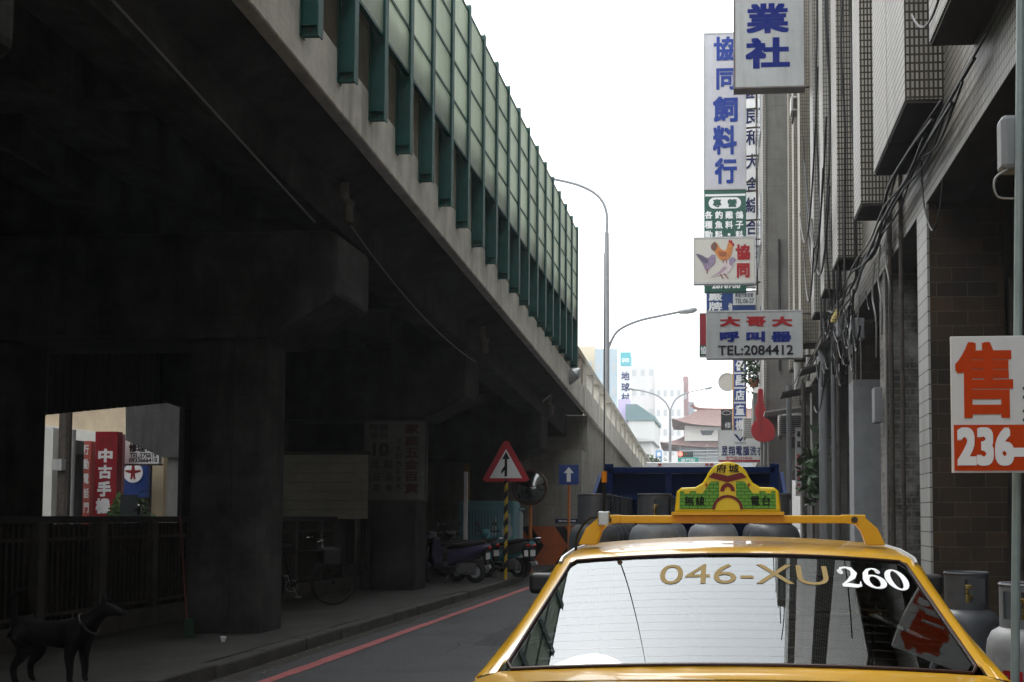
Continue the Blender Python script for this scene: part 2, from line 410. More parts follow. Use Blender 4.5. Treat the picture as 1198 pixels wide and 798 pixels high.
cy.use_denoising = True; cy.sample_clamp_indirect = 6; cy.caustics_reflective = False; cy.caustics_refractive = False

hz = bpy.data.materials.new('hazy air'); hz.use_nodes = True
hn = hz.node_tree; hn.nodes.remove(hn.nodes['Principled BSDF'])
pv = hn.nodes.new('ShaderNodeVolumePrincipled'); pv.inputs['Color'].default_value = (0.93, 0.96, 1, 1)
pv.inputs['Density'].default_value = 0.0009; pv.inputs['Anisotropy'].default_value = 0.2
hn.links.new(pv.outputs[0], hn.nodes['Material Output'].inputs['Volume'])
struct('haze', MB().box(-160, 120, -70, 300, -1.3, 62), hz, 'stuff')

# ------------------------------------------------------------------ ground
KX = -4.56                                   # kerb line
struct('ground', MB().box(-1500, 1500, -1500, 2500, -0.5, -0.01), mat('city ground', (0.13, 0.13, 0.125), 0.9, var=0.2, vscale=0.1))
struct('road', MB().box(KX - 0.3, 2.02, -60, 280, -0.2, 0.0), asphalt)
struct('back_street', MB().box(-20, -11.2, -60, 120, -0.2, 0.006), asphalt)
mb = MB()
mb.box(-11.2, KX - 0.16, -60, 28.3, -0.1, 0.14)
struct('sidewalk', mb, paving)
mb = MB(); y = -40.0
while y < 60:
    j = rnd.uniform(-0.012, 0.012)
    mb.box(KX - 0.17 + j, KX + j, y + 0.006, y + 0.994, -0.05, 0.14 + rnd.uniform(-.012, .006)); y += 1.0
struct('kerb', mb, kerb_m, bevel=0.02)
rows = []
for i in range(240):
    yy = -20 + i * 0.4; jl, jr = rnd.uniform(-.015, .015), rnd.uniform(-.015, .015)
    rows.append([(-4.12 + jl, yy, 0.005), (-3.99 + jr, yy, 0.005)])
struct('red_kerb_line', MB().grid(rows), red_line_m)
rows = [[(KX + 0.0, -20 + i * 0.5, 0.004), (KX + 0.16 + 0.08 * rnd.random(), -20 + i * 0.5, 0.004)] for i in range(160)]
struct('gutter_dirt', MB().grid(rows), mat('gutter grit', (0.05, 0.046, 0.04), 0.95, var=0.5, vscale=14, bump=0.6, bscale=90))
struct('arcade_floor', MB().box(2.02, 8.0, -30, 70, -0.1, 0.12), mat('worn terrazzo', (0.14, 0.13, 0.12), 0.6, var=0.25, vscale=4), bevel=0.01)
rows = []
for (x, yy, n) in [(-2.9, 12.3, 26), (-2.4, 17.0, 22), (-3.3, 9.3, 20)]:
    pass
mb = MB()
for k in range(70):                          # grit, leaves and scraps along the gutter
    x = KX + rnd.uniform(0.01, 0.3); yy = rnd.uniform(7, 24); s = rnd.uniform(0.006, 0.02)
    mb.ball((x, yy, 0.006 + s * 0.3), s, s * rnd.uniform(.6, 1.3), s * 0.4, 6, 4)
struct('gutter_litter', mb, mat('pale scraps', (0.2, 0.18, 0.15), 0.9, var=0.4, vscale=3), 'stuff')

# ------------------------------------------------------------------ the elevated road
def edge(y): return 5.74 - 0.063 * (y - 8)               # underside of its outer edge
BX0, BX1 = -10.6, -3.95
def slab(mb, x0, x1, y0, y1, lo, hi):
    """a piece running along the street that follows the slope of the deck"""
    return mb.hexa([(x0, y0, edge(y0) + lo), (x1, y0, edge(y0) + lo), (x1, y1, edge(y1) + lo), (x0, y1, edge(y1) + lo)],
                   [(x0, y0, edge(y0) + hi), (x1, y0, edge(y0) + hi), (x1, y1, edge(y1) + hi), (x0, y1, edge(y1) + hi)])
YB0, YB1 = -40.0, 28.3
br = thing('elevated_road', 'sooty concrete elevated road running over the left pavement', 'elevated road', (-7.3, 10, 0))
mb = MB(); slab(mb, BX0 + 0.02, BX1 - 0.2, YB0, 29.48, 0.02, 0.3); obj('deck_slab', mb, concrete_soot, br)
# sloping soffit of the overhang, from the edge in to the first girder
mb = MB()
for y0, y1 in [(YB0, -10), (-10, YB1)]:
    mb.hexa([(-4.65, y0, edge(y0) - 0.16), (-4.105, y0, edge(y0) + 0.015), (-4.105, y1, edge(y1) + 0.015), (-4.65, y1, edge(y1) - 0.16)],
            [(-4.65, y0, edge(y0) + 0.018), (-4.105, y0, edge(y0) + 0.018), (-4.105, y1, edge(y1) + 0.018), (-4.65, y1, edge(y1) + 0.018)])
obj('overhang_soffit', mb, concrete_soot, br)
PIERS = [-10.6, -3.4, 4.9, 11.2, 18.1, 25.3]
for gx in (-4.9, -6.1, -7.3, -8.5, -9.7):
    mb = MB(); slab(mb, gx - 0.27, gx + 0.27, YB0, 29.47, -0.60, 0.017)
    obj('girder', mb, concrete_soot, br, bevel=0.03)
mb = MB()
yy = -38.0
while yy < 28:
    slab(mb, -9.42, -5.18, yy, yy + 0.25, -0.45, 0.016); yy += 3.6
obj('cross_beam', mb, concrete_soot, br)
# outer fascia and balustrade: low band, posts, recessed openings and top rail
mb = MB(); slab(mb, BX1 - 0.15, BX1, YB0, YB1, 0.0, 0.62)
obj('fascia', mb, concrete_pale, br, bevel=0.02)
mb = MB()
def wall_top(y): return max(edge(y) + 1.45, 6.83 - 0.026 * (y - 10) + 0.42)
YT = 26.0
def band(mb, x0, x1, y0, y1, flo, fhi):
    return mb.hexa([(x0, y0, flo(y0)), (x1, y0, flo(y0)), (x1, y1, flo(y1)), (x0, y1, flo(y1))], [(x0, y0, fhi(y0)), (x1, y0, fhi(y0)), (x1, y1, fhi(y1)), (x0, y1, fhi(y1))])
for ya_, yb_ in ((YB0, 5.0), (5.0, YT)):
    band(mb, BX1 - 0.19, BX1 + 0.012, ya_, yb_, lambda y: wall_top(y) - .2, wall_top)
    band(mb, BX1 - 0.19, BX1 - 0.12, ya_, yb_, lambda y: edge(y) + .625, lambda y: wall_top(y) - .203)   # thin infill at the back of the recesses
yy = YB0 + 0.3
while yy < YT - 0.4:
    band(mb, BX1 - 0.115, BX1 - 0.004, yy, yy + 0.34, lambda y: edge(y) + .622, lambda y: wall_top(y) - .202); yy += 1.0
slab(mb, BX1 - 0.19, BX1 + 0.012, YT + .01, YB1, 1.3, 1.48)
slab(mb, BX1 - 0.17, BX1 - 0.004, YT + .01, YT + 0.5, 0.62, 1.298); slab(mb, BX1 - 0.17, BX1 - 0.004, 27.6, 28.1, 0.62, 1.298)
obj('balustrade', mb, mat('tan weathered concrete', (0.33, 0.29, 0.235), 0.9, var=0.2, vscale=3, stain=0.6, streak=True, stain_col=(0.12, 0.1, 0.08)), br, bevel=0.015)
mb = MB(); slab(mb, BX0, BX0 + 0.15, YB0, YB1, 0.0, 1.4); obj('far_parapet', mb, concrete_pale, br)
mb = MB()
for x in (-5.5, -9.1):
    for yp in PIERS: mb.box(x - 0.3, x + 0.3, yp + 0.35, yp + 0.8, edge(yp) - 0.9, edge(yp) - 0.60)
obj('bearing', mb, concrete_soot, br)

# piers: two columns under a hammerhead cap
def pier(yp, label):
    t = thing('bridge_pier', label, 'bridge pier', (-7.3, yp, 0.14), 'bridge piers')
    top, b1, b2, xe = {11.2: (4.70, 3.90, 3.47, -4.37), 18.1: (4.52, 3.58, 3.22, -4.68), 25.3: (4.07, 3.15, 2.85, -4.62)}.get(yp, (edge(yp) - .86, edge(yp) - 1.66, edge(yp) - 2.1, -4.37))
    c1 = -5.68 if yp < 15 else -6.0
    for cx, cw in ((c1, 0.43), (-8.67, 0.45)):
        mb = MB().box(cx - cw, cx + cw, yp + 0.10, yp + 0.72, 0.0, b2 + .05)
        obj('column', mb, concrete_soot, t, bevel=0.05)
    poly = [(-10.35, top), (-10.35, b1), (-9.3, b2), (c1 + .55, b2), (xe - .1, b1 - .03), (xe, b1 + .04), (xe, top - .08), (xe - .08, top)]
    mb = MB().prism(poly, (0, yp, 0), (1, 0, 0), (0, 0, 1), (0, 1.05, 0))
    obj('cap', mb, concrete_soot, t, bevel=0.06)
    return t
PL = ['dark concrete pier far behind the other piers, cap almost out of view', 'dark concrete pier behind the viewer', 'dark concrete pier overhead at the left edge with wide cap',
      'nearest dark concrete pier with a leaning broom against its column', 'dark concrete pier carrying the white hardware shop signboard', 'dark concrete pier just before the abutment with bent lamp on its cap']
for yp, lb in list(zip(PIERS, PL))[2:]: pier(yp, lb)

# noise barrier: H posts bolted to the outside, four-row panels between
nb = thing('noise_barrier', 'tall green noise barrier of panels and steel posts on elevated road', 'noise barrier', (BX1, 10, 6))
def p_top(y): return 8.95 - 0.016 * (y - 14.7)
def p_bot(y): return 6.83 - 0.026 * (y - 10)
def q_bot(y): return 5.92 - 0.041 * (y - 9.15)
ys = [9.15 - .925 * k for k in range(15, 0, -1)] + [9.15 + .922 * k for k in range(19)]
XB = -3.85
for i, y in enumerate(ys):
    zb, zt = q_bot(y), p_top(y) + 0.1
    mb = MB()
    mb.box(XB - 0.09, XB + 0.07, y - 0.006, y + 0.006, zb, zt)            # web
    mb.box(XB + 0.07, XB + 0.082, y - 0.055, y + 0.055, zb, zt)           # outer flange
    mb.box(XB - 0.102, XB - 0.09, y - 0.055, y + 0.055, zb, zt)
    mb.box(XB - 0.088, XB + 0.068, y - 0.05, y - 0.008, zb + 0.10, zb + 0.11)
    mb.box(XB - 0.088, XB + 0.068, y - 0.05, y - 0.008, zb + 0.002, zb + 0.012)
    po = obj('post', mb, green_steel, nb)
    b2 = MB().lathe([(0.02, 0), (0.02, 0.03), (0, 0.035)], (XB - 0.02, y - 0.012, zb + 0.06), 6, 'y'); b2.move(Matrix.Identity(4))
    if y > 5: obj('bolt', b2, iron, po)
for y0, y1 in zip(ys[:-1], ys[1:]):
    mb = MB(); ya, yb = y0 + 0.01, y1 - 0.01
    for r in range(4):
        a, b = r / 4, (r + 1) / 4
        z = lambda y, t: p_bot(y) + (p_top(y) - p_bot(y)) * t
        g = 0.016
        mb.hexa([(XB + 0.000, ya, z(ya, a) + g), (XB + 0.045, ya, z(ya, a) + g), (XB + 0.045, yb, z(yb, a) + g), (XB + 0.000, yb, z(yb, a) + g)],
                [(XB + 0.000, ya, z(ya, b) - g), (XB + 0.045, ya, z(ya, b) - g), (XB + 0.045, yb, z(yb, b) - g), (XB + 0.000, yb, z(yb, b) - g)])
    pn = obj('panel', mb, green_panel, nb)
    cols = [ya, ya + .018, yb - .018, yb]; rows_ = []
    for r in range(5):
        for e in (-.018, .018): rows_.append([(XB + .057, c_, z(c_, r / 4) + e) for c_ in cols])
    mb = MB().grid(rows_)
    mb.f = [f for q, f in enumerate(mb.f) if (q // 3) % 2 == 0 or q % 3 != 1]
    obj('panel_frame', mb, green_steel, pn, solid=.06)

# the ramp beyond: retaining wall, band, balustrade
rp = thing('bridge_ramp', 'weathered concrete ramp descending beyond the noise barrier', 'ramp', (-7.3, 40, 0))
YR = 84.0
mb = MB()
mb.hexa([(BX0, 28.35, -0.1), (-4.03, 28.35, -0.1), (-4.03, YR, -0.1), (BX0, YR, -0.1)],
        [(BX0, 28.35, edge(28.35) - 1.2), (-4.03, 28.35, edge(28.35)), (-4.03, YR, edge(YR)), (BX0, YR, edge(YR))])
mb2 = MB(); mb2.hexa([(BX0, 29.5, -0.1), (-4.03, 29.5, -0.1), (-4.03, YR, -0.1), (BX0, YR, -0.1)],
        [(BX0, 29.5, edge(29.5) + 0.02), (-4.03, 29.5, edge(29.5) + 0.02), (-4.03, YR, edge(YR) + 0.02), (BX0, YR, edge(YR) + 0.02)])
mb2.box(BX0, -4.03, 28.35, 29.5, -0.1, edge(29) - 1.1)
obj('retaining_wall', mb2, concrete_wall, rp)
mb = MB(); slab(mb, BX1 - 0.15, BX1 + 0.0, 28.33, YR, 0.0, 0.7); obj('fascia', mb, concrete_pale, rp, bevel=0.02)
mb = MB(); slab(mb, BX1 - 0.19, BX1 + 0.012, 28.33, YR, 1.3, 1.48)
yy = 28.4
while yy < YR - 0.5: slab(mb, BX1 - 0.17, BX1 - 0.004, yy, yy + 0.4, 0.7, 1.3); yy += 1.6
obj('balustrade', mb, concrete_pale, rp, bevel=0.015)

# drain pipes at the pier caps, cable looped along the outer girder
dp = ['rusty drain pipe with elbow above the nearest pier cap', 'rusty drain pipe above the second pier cap', 'rusty bent drain pipe above the third pier cap']
for yp, lb in zip((11.2, 18.1, 25.3), dp):
    x = -4.5; top = edge(yp) - 0.12
    mb = MB().tube([(x, yp + 0.5, top), (x, yp + 0.5, top - 0.2), (x + .05, yp + 0.5, top - 0.26), (x + .06, yp + 0.5, edge(yp) - 0.62)], 0.055, 10)
    mb.lathe([(0.075, 0), (0.075, 0.06)], (x + 0.055, yp + 0.5, top - 0.3), 10)
    single('drain_pipe', lb, 'pipe', mb, mat('rusty pipe', (0.14, 0.12, 0.10), 0.8, var=0.4, vscale=8), 'drain pipes under the elevated road', smooth=True)
pts = [(-4.62, 2, edge(2) - .3)] + [Vector((-4.60, yy, edge(yy) - 0.25 - 0.55 * max(0, (yy - 5)) / 6.2 if yy < 11.2 else edge(yy) - .8)) for yy in (5, 6.5, 8, 9.5, 11.1)]
single('slack_cable', 'thin grey cable drooping along the outer girder to the nearest pier', 'cable', MB().tube(spline(pts), 0.011, 6), cable_grey, 'cables under the elevated road', smooth=True)
pts = sag((-4.6, 12.2, edge(12.2) - .45), (-4.55, 18.3, edge(18.3) - .82), 0.18)
single('slack_cable', 'thin grey cable drooping between the nearest and second pier caps', 'cable', MB().tube(pts, 0.009, 6), cable_grey, 'cables under the elevated road', smooth=True)

# repairs on the carriageway
mb = MB(); rr = random.Random(5)
for (x, y, w_, l_) in ((-2.9, 11.5, .9, 2.6), (-3.3, 16.5, .7, 3.5), (-1.9, 19.5, 1.1, 2.2)):
    mb.add([(x + rr.uniform(-.05, .05), y, .004), (x + w_, y + rr.uniform(-.1, .1), .004), (x + w_ + rr.uniform(-.05, .05), y + l_, .004), (x + .03, y + l_, .004)], [(0, 1, 2, 3)])
struct('asphalt_patch', mb, mat('newer asphalt', (.042, .043, .045), .85, var=.2, vscale=3, bump=.5, bscale=150))
rr = random.Random(9); mb = MB()
for k in range(9):                       # fine cracks
    x, y = rr.uniform(-3.9, -1.6), rr.uniform(9, 20); pts = []
    for i in range(9): pts.append((x, y)); x += rr.uniform(-.12, .12); y += rr.uniform(.1, .3)
    for (a, b_), (c, d) in zip(pts[:-1], pts[1:]): mb.add([(a - .006, b_, .0045), (a + .006, b_, .0045), (c + .005, d, .0045), (c - .005, d, .0045)], [(0, 1, 2, 3)])
struct('road_cracks', mb, mat('crack', (.015, .015, .015), .95))
# added box blocking light on the pier fronts, unseen behind the viewer
sh = thing('light_blocker', 'dark box added unseen behind the viewer to block light under the elevated road', 'light_blocker', (-7.5, -3, 0))
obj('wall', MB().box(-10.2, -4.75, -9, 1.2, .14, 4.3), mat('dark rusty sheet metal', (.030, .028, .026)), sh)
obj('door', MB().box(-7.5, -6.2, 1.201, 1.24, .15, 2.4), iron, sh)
# dark sheet walls closing off the far side under the deck, with one gap to the next street
hd = thing('sheet_metal_wall', 'dark corrugated sheet wall along the far side under the elevated road', 'wall', (-10.45, 8, .14))
def corr(mb, y0, y1, z0a, z0b, z1a, z1b):
    n = max(2, int((y1 - y0) / .09)); rows = [[], []]
    for i in range(n + 1):
        t = i / n; x = -10.45 + (.02 if i % 2 else -.02)
        rows[0].append((x, y0 + (y1 - y0) * t, z0a + (z0b - z0a) * t)); rows[1].append((x, y0 + (y1 - y0) * t, z1a + (z1b - z1a) * t))
    return mb.grid(rows)
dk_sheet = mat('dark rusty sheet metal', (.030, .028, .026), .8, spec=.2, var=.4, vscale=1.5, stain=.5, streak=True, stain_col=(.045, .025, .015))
tp = 5.3
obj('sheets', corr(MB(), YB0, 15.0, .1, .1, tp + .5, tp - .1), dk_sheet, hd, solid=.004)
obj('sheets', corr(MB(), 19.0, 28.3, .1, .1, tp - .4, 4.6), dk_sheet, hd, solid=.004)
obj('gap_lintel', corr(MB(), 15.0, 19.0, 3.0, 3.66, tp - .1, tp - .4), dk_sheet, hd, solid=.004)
# ------------------------------------------------------------------ under the bridge: fence, boards, signs
FX = -7.0
fence_conc = mat('sooty fence concrete', (0.085, 0.082, 0.072), 0.9, var=0.3, vscale=4, stain=0.5, streak=True)
fn = thing('guard_fence', 'dark picket fence between concrete posts along the back of the pavement', 'fence', (FX, 10, 0.14))
obj('plinth', MB().box(FX - 0.09, FX + 0.09, 1, 19.2, 0.13, 0.36), fence_conc, fn, bevel=0.02)
fy = [1.8 + 1.03 * k for k in range(17)]
for y in fy:
    obj('post', MB().box(FX - 0.07, FX + 0.075, y - 0.055, y + 0.055, 0.3, 1.40), fence_conc, fn, bevel=0.012)
obj('top_rail', MB().box(FX - 0.05, FX + 0.05, 1, 19.2, 1.385, 1.46), mat('dark painted rail', (0.03, 0.03, 0.03), 0.7, var=0.3), fn, bevel=0.01)
for y0, y1 in zip(fy[:-1], fy[1:]):
    mb = MB().box(FX - 0.02, FX + 0.02, y0 + .055, y1 - .055, 1.2, 1.235).box(FX - 0.02, FX + 0.02, y0 + .055, y1 - .055, 0.42, 0.455)
    n = 11
    for k in range(n):
        yy = y0 + .09 + (y1 - y0 - .18) * k / (n - 1)
        mb.tube([(FX + .001, yy, 0.37), (FX + .001, yy, 1.38)], 0.011, 6)
    obj('picket_panel', mb, iron, fn)

# boards closing the lower part behind the pickets
mb = MB(); y = 1.0
while y < 19.0: mb.box(FX - .42, FX - .40 + .004 * rnd.random(), y, y + .88, .14, 1.36 + .03 * rnd.random()); y += .9
single('hoarding', 'dark plywood hoarding standing behind the picket fence', 'hoarding', mb, mat('dark stained plywood', (.028, .026, .023), .85, spec=.2, var=.4, vscale=2))
# pale sheet wall above the fence between the two columns
bw = thing('sheet_wall', 'pale plank-faced sheet wall above the fence beside hardware signboard', 'wall', (-7.6, 17.9, 0.14))
mb = MB()
for k in range(7):
    z = 1.42 + k * 0.165
    mb.box(-8.1, -6.42, 18.0 + 0.004 * (k % 2), 18.05 + 0.004 * (k % 2), z, z + 0.160)
obj('planks', mb, mat('grey white planks', (0.44, 0.43, 0.38), 0.8, var=0.14, vscale=4, stain=0.5, stain_scale=1.5, stain_col=(0.28, 0.27, 0.23)), bw)
obj('top_trim', MB().box(-8.12, -6.4, 17.97, 18.08, 2.575, 2.63), fence_conc, bw)
mb = MB()
for x in (-7.9, -6.55): mb.box(x, x + .06, 18.06, 18.12, .14, 2.57)
obj('frame', mb, iron, bw)

hs_ = thing('shop_signboard', 'white hardware shop board with red and black characters on the dark pier', 'sign', (-5.9, 18.3, 1.6))
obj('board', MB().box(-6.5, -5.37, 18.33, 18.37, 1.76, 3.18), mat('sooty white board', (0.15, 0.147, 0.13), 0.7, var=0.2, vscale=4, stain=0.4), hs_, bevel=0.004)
mb = MB()
for a in ((-6.53, -5.34, 3.17, 3.2), (-6.53, -5.34, 1.74, 1.77), (-6.53, -6.49, 1.77, 3.17), (-5.38, -5.34, 1.77, 3.17)):
    mb.box(a[0], a[1], 18.315, 18.375, a[2], a[3])
obj('frame', mb, fence_conc, hs_); hs_.location.y -= .2; hs_.location.x -= .03
o = (-5.935, 18.326, 2.47)
letters(hs_, mat('sooty maroon print', (.075, .036, .032), .8, spec=.05), vertical('家庭五金百貨', 0.31, 0.66, 0.26, 0.18, 0.215, .04), o, name='red_lettering')
letters(hs_, mat('sooty grey print', (.06, .058, .052), .8, spec=.05), [('10', -0.26, 0.2, 0.3, 0.24, .05), ('元', -0.36, -0.06, .14, .16), ('起', -0.12, -0.06, .16, .16), ('即日', -0.3, .45, .3, .1), ('特價', -.3, .6, .34, .13), ('日', -.33, -.3, .1, .14), ('用', -.33, -.5, .13, .14), ('品', -.1, -.3, .13, .14), ('齊', -.1, -.5, .13, .14)]
        + vertical('文具日用五金全', 0.07, .4, .1, .1, .135), o, name='black_lettering')

# pale second board far behind column two
cb = thing('chevron_board', 'black and yellow chevron board in shadow beside tall white post', 'sign', (-6.3, 27, 1))
obj('board', MB().box(-7.0, -6.1, 27.0, 27.04, 1.9, 2.85), mat('dull orange yellow paint', (0.30, 0.15, 0.02), 0.6, var=0.2, vscale=3), cb)
obj('post', MB().tube([(-6.55, 27.08, .14), (-6.55, 27.08, 2.8)], 0.04, 8), iron, cb)
def chevron(mb, o, ax, w, h, cx, t, flip=1):
    mb.prism([(cx - flip * w / 2, h / 2), (cx - flip * w / 2 + t * flip, h / 2), (cx + flip * w / 2, 0), (cx - flip * w / 2 + t * flip, -h / 2), (cx - flip * w / 2, -h / 2), (cx + flip * w / 2 - t * flip, 0)], o, ax, (0, 0, 1), (0, -0.003, 0))
mb = MB(); chevron(mb, (-6.55, 26.998, 2.375), (1, 0, 0), 0.55, .93, 0.05, 0.26); obj('chevron', mb, ink_black, cb)
cb = thing('chevron_board', 'low orange and black chevron board against pale abutment wall', 'sign', (-4.8, 27.6, 0.14))
obj('board', MB().box(-5.55, -3.95, 27.6, 27.64, 0.16, 1.2), mat('orange road paint', (0.42, 0.10, 0.018), 0.55, var=0.15, vscale=3, stain=.4), cb)
mb = MB()
for cx in (-.5, .42): chevron(mb, (-4.75, 27.598, .68), (1, 0, 0), .62, 1.03, cx, .27)
obj('chevron', mb, ink_black, cb)
obj('leg', MB().box(-5.4, -5.34, 27.641, 27.7, .14, 1.1).box(-4.1, -4.04, 27.641, 27.7, .0, 1.1), iron, cb)
single('marker_post', 'slim white marker post beside hardware sign pier', 'post', MB().box(-5.78, -5.70, 22.3, 22.36, 0.13, 2.45), ink_white, bevel=.005)

# merging traffic sign
ts = thing('warning_sign', 'red bordered triangular merging traffic sign on striped pole', 'traffic sign', (-4.57, 21.55, 0.14))
def tri(h, s, cz): return [(-s / 2, cz - h / 2), (s / 2, cz - h / 2), (0, cz + h / 2)]
o = (-4.57, 21.5, 2.63)
obj('pole', MB().tube([(-4.57, 21.54, .12), (-4.57, 21.54, 2.6)], .038, 12), mat('yellow pole paint', (0.45, 0.3, 0.02), .5, var=.2), ts, smooth=True)
mb = MB()
for k in range(7):
    z = .3 + k * .3
    mb.hexa([(-4.61, 21.5, z), (-4.53, 21.5, z + .1), (-4.53, 21.578, z + .1), (-4.61, 21.578, z)], [(-4.61, 21.5, z + .15), (-4.53, 21.5, z + .25), (-4.53, 21.578, z + .25), (-4.61, 21.578, z + .15)])
obj('stripe', mb, ink_black, ts)
obj('border', MB().prism([(-.5, -.38), (-.44, -.43), (.44, -.43), (.5, -.38), (.05, .43), (-.05, .43)], o, (1, 0, 0), (0, 0, 1), (0, .012, 0)), mat('sign red', (.42, .02, .03), .45), ts)
obj('face', MB().prism(tri(.62, .70, -.045), (o[0], o[1] - .003, o[2]), (1, 0, 0), (0, 0, 1), (0, .003, 0)), ink_white, ts)
obj('arrow', MB().prism([(-.028, -.32), (.028, -.32), (.028, .05), (.085, .05), (.0, .2), (-.085, .05), (-.028, .05), (-.028, -.09), (-.1, -.2), (-.1, -.27), (-.028, -.18)], (o[0], o[1] - .006, o[2]), (1, 0, 0), (0, 0, 1), (0, .003, 0)), ink_black, ts)
# one way sign
ow = thing('direction_sign', 'small blue square sign with white upward arrow on orange pole', 'traffic sign', (-3.84, 25.5, 0))
obj('plate', MB().box(-4.08, -3.58, 25.47, 25.485, 2.26, 2.76), sign_blue, ow, bevel=.004)
obj('arrow', MB().prism([(-.05, -.17), (.05, -.17), (.05, .05), (.13, .05), (0, .2), (-.13, .05), (-.05, .05)], (-3.83, 25.468, 2.5), (1, 0, 0), (0, 0, 1), (0, .003, 0)), ink_white, ow)
obj('pole', MB().tube([(-3.83, 25.52, 0), (-3.83, 25.52, 2.7)], .035, 10), mat('orange pole', (.42, .13, .02), .5, var=.2), ow, smooth=True)
# convex mirror
cm = thing('traffic_mirror', 'round convex traffic mirror in front of pale abutment', 'mirror', (-4.6, 24, .14))
prof = [(0, -.10), (.15, -.09), (.28, -.055), (.38, 0)]
obj('mirror_face', MB().lathe(prof, (-4.53, 24.0, 2.15), 32, 'y'), mat('dimmed mirror', (.16, .165, .165), .12, metal=1), cm, smooth=True)  # dark tint dims the reflection, as if the face mirrored darkness
obj('hood', MB().lathe([(.385, -.02), (.43, -.01), (.43, .03), (.385, .04)], (-4.53, 24.0, 2.15), 32, 'y', closed=True), mat('faded dark hood', (.06, .03, .02), .6), cm, smooth=True)
obj('pole', MB().tube([(-4.53, 24.12, .1), (-4.53, 24.12, 2.55)], .04, 10), mat('orange pole', (.42, .13, .02)), cm, smooth=True)
# name plate on abutment
np_ = thing('name_plate', 'small navy plate with pale writing on the abutment wall', 'plate', (-4.45, 28.3, 1.35))
obj('plate', MB().box(-4.75, -4.1, 28.32, 28.348, 1.28, 1.4), ink_navy, np_)
letters(np_, ink_white, [('請勿停車', 0, 0, .5, .06)], (-4.42, 28.316, 1.34))

# pale blue container
teal = mat('turquoise container paint', (0.13, 0.30, 0.34), 0.5, var=.15, vscale=3, stain=.3)
bn = thing('storage_container', 'turquoise ribbed container with white rabbit silhouettes behind scooters', 'container', (-5.5, 24, .14))
obj('body', MB().box(-6.2, -4.86, 24.3, 25.1, .3, 1.84), teal, bn, bevel=.08)
mb = MB()
for k in range(11): mb.box(-6.02 + k * .075, -5.985 + k * .075, 24.285, 24.31, .8, 1.6)
obj('rib', mb, mat('dark turquoise', (.05, .17, .22), .5), bn)
mb = MB()
for cx, s in ((-5.02, 1), (-5.35, .75)):
    mb.prism([(cx + s * .13 * math.cos(a) - 0, 1.12 + s * .2 * math.sin(a)) for a in [k * math.pi / 8 for k in range(16)]], (0, 24.297, 0), (1, 0, 0), (0, 0, 1), (0, -.004, 0))
    for d in (-.06, .05): mb.prism([(cx + d + s * .035 * math.cos(a), 1.12 + s * .3 + s * .13 * math.sin(a)) for a in [k * math.pi / 6 for k in range(12)]], (0, 24.297, 0), (1, 0, 0), (0, 0, 1), (0, -.0055, 0))
obj('decoration', mb, mat('faded white print', (.45, .5, .5), .6), bn)
obj('foot', MB().box(-6.1, -5.9, 24.4, 25, .13, .3).box(-5.15, -4.95, 24.4, 25, .13, .3), iron, bn)
bn2 = thing('water_tank', 'pale rounded cabinet half hidden beside turquoise container', 'cabinet', (-4.65, 25.2, .14))
obj('body', MB().box(-4.85, -4.45, 24.9, 25.5, .14, 1.62), mat('pale aqua plastic', (.35, .45, .46), .5, var=.1), bn2, bevel=.1)
obj('lid', MB().box(-4.87, -4.43, 24.88, 25.52, 1.622, 1.68), teal, bn2, bevel=.02)

# broom
bb = thing('broom', 'thin red handled broom leaning on the nearest pier', 'broom', (-5.85, 11.0, .14))
p0, p1 = at(252, 738, Z=.2), at(212, 603, Y=11.12)
p0 = Vector((-5.75, 10.72, .16)); p1 = Vector((-6.14, 11.2, 1.47))
obj('handle', MB().tube([p0.lerp(p1, .12), p1], .010, 8), mat('faded red handle', (.085, .022, .018), .6), bb, smooth=True)
obj('bristles', MB().hexa([p0 + Vector((-.05, -.03, -.0)), p0 + Vector((.05, -.03, 0)), p0 + Vector((.05, .03, 0)), p0 + Vector((-.05, .03, 0))],
                         [p0 + Vector((-.05, .02, .2)), p0 + Vector((.02, .02, .2)), p0 + Vector((.02, .07, .2)), p0 + Vector((-.05, .07, .2))]), mat('dull green bristles', (.018, .045, .025), .9, var=.4, vscale=60), bb)
single('crumpled_cup', 'small crumpled white paper scrap on pavement by the nearest pier', 'litter', MB().lathe([(.02, 0), (.032, .05), (.03, .055), (.018, .01), (0, .008)], (-5.28, 10.55, .142), 10), ink_white)

# ------------------------------------------------------------------ bicycle
def ring(mb, c, R_, r, axis='y', n=36, k=8):
    return mb.lathe([(R_ + r * math.cos(2 * math.pi * i / k), r * math.sin(2 * math.pi * i / k)) for i in range(k)], c, n, axis, closed=True)
def place(root, loc, rotz):
    root.location = loc; root.rotation_euler = (0, 0, rotz)
bk = thing('bicycle', 'old black bicycle leaning by the picket fence', 'bicycle')
dark_frame = mat('black bicycle paint', (.02, .02, .022), .4, var=.3)
for x in (-.52, .52):
    wh = obj('wheel', ring(MB(), (x, 0, .33), .315, .018), black_rubber, bk, smooth=True)
    mb = ring(MB(), (x, 0, .33), .295, .009); mb.lathe([(.02, -.04), (.025, 0), (.02, .04)], (x, 0, .33), 10, 'y')
    for k in range(14):
        a = k * math.pi / 7; mb.tube([(x, 0, .33), (x + .295 * math.cos(a), 0, .33 + .295 * math.sin(a))], .0022, 4)
    obj('rim', mb, mat('rusty dark rim', (.06, .055, .05), .5, metal=.5, var=.3), wh, smooth=True)
mb = MB(); P = {'bb': (-.08, 0, .30), 'seat': (-.22, 0, .80), 'head': (.33, 0, .82), 'hb': (.36, 0, .70), 'r': (-.52, 0, .33), 'f': (.52, 0, .33)}
for a, b, r in (('bb', 'seat', .016), ('bb', 'hb', .017), ('seat', 'head', .014), ('hb', 'head', .018)): mb.tube([P[a], P[b]], r, 8)
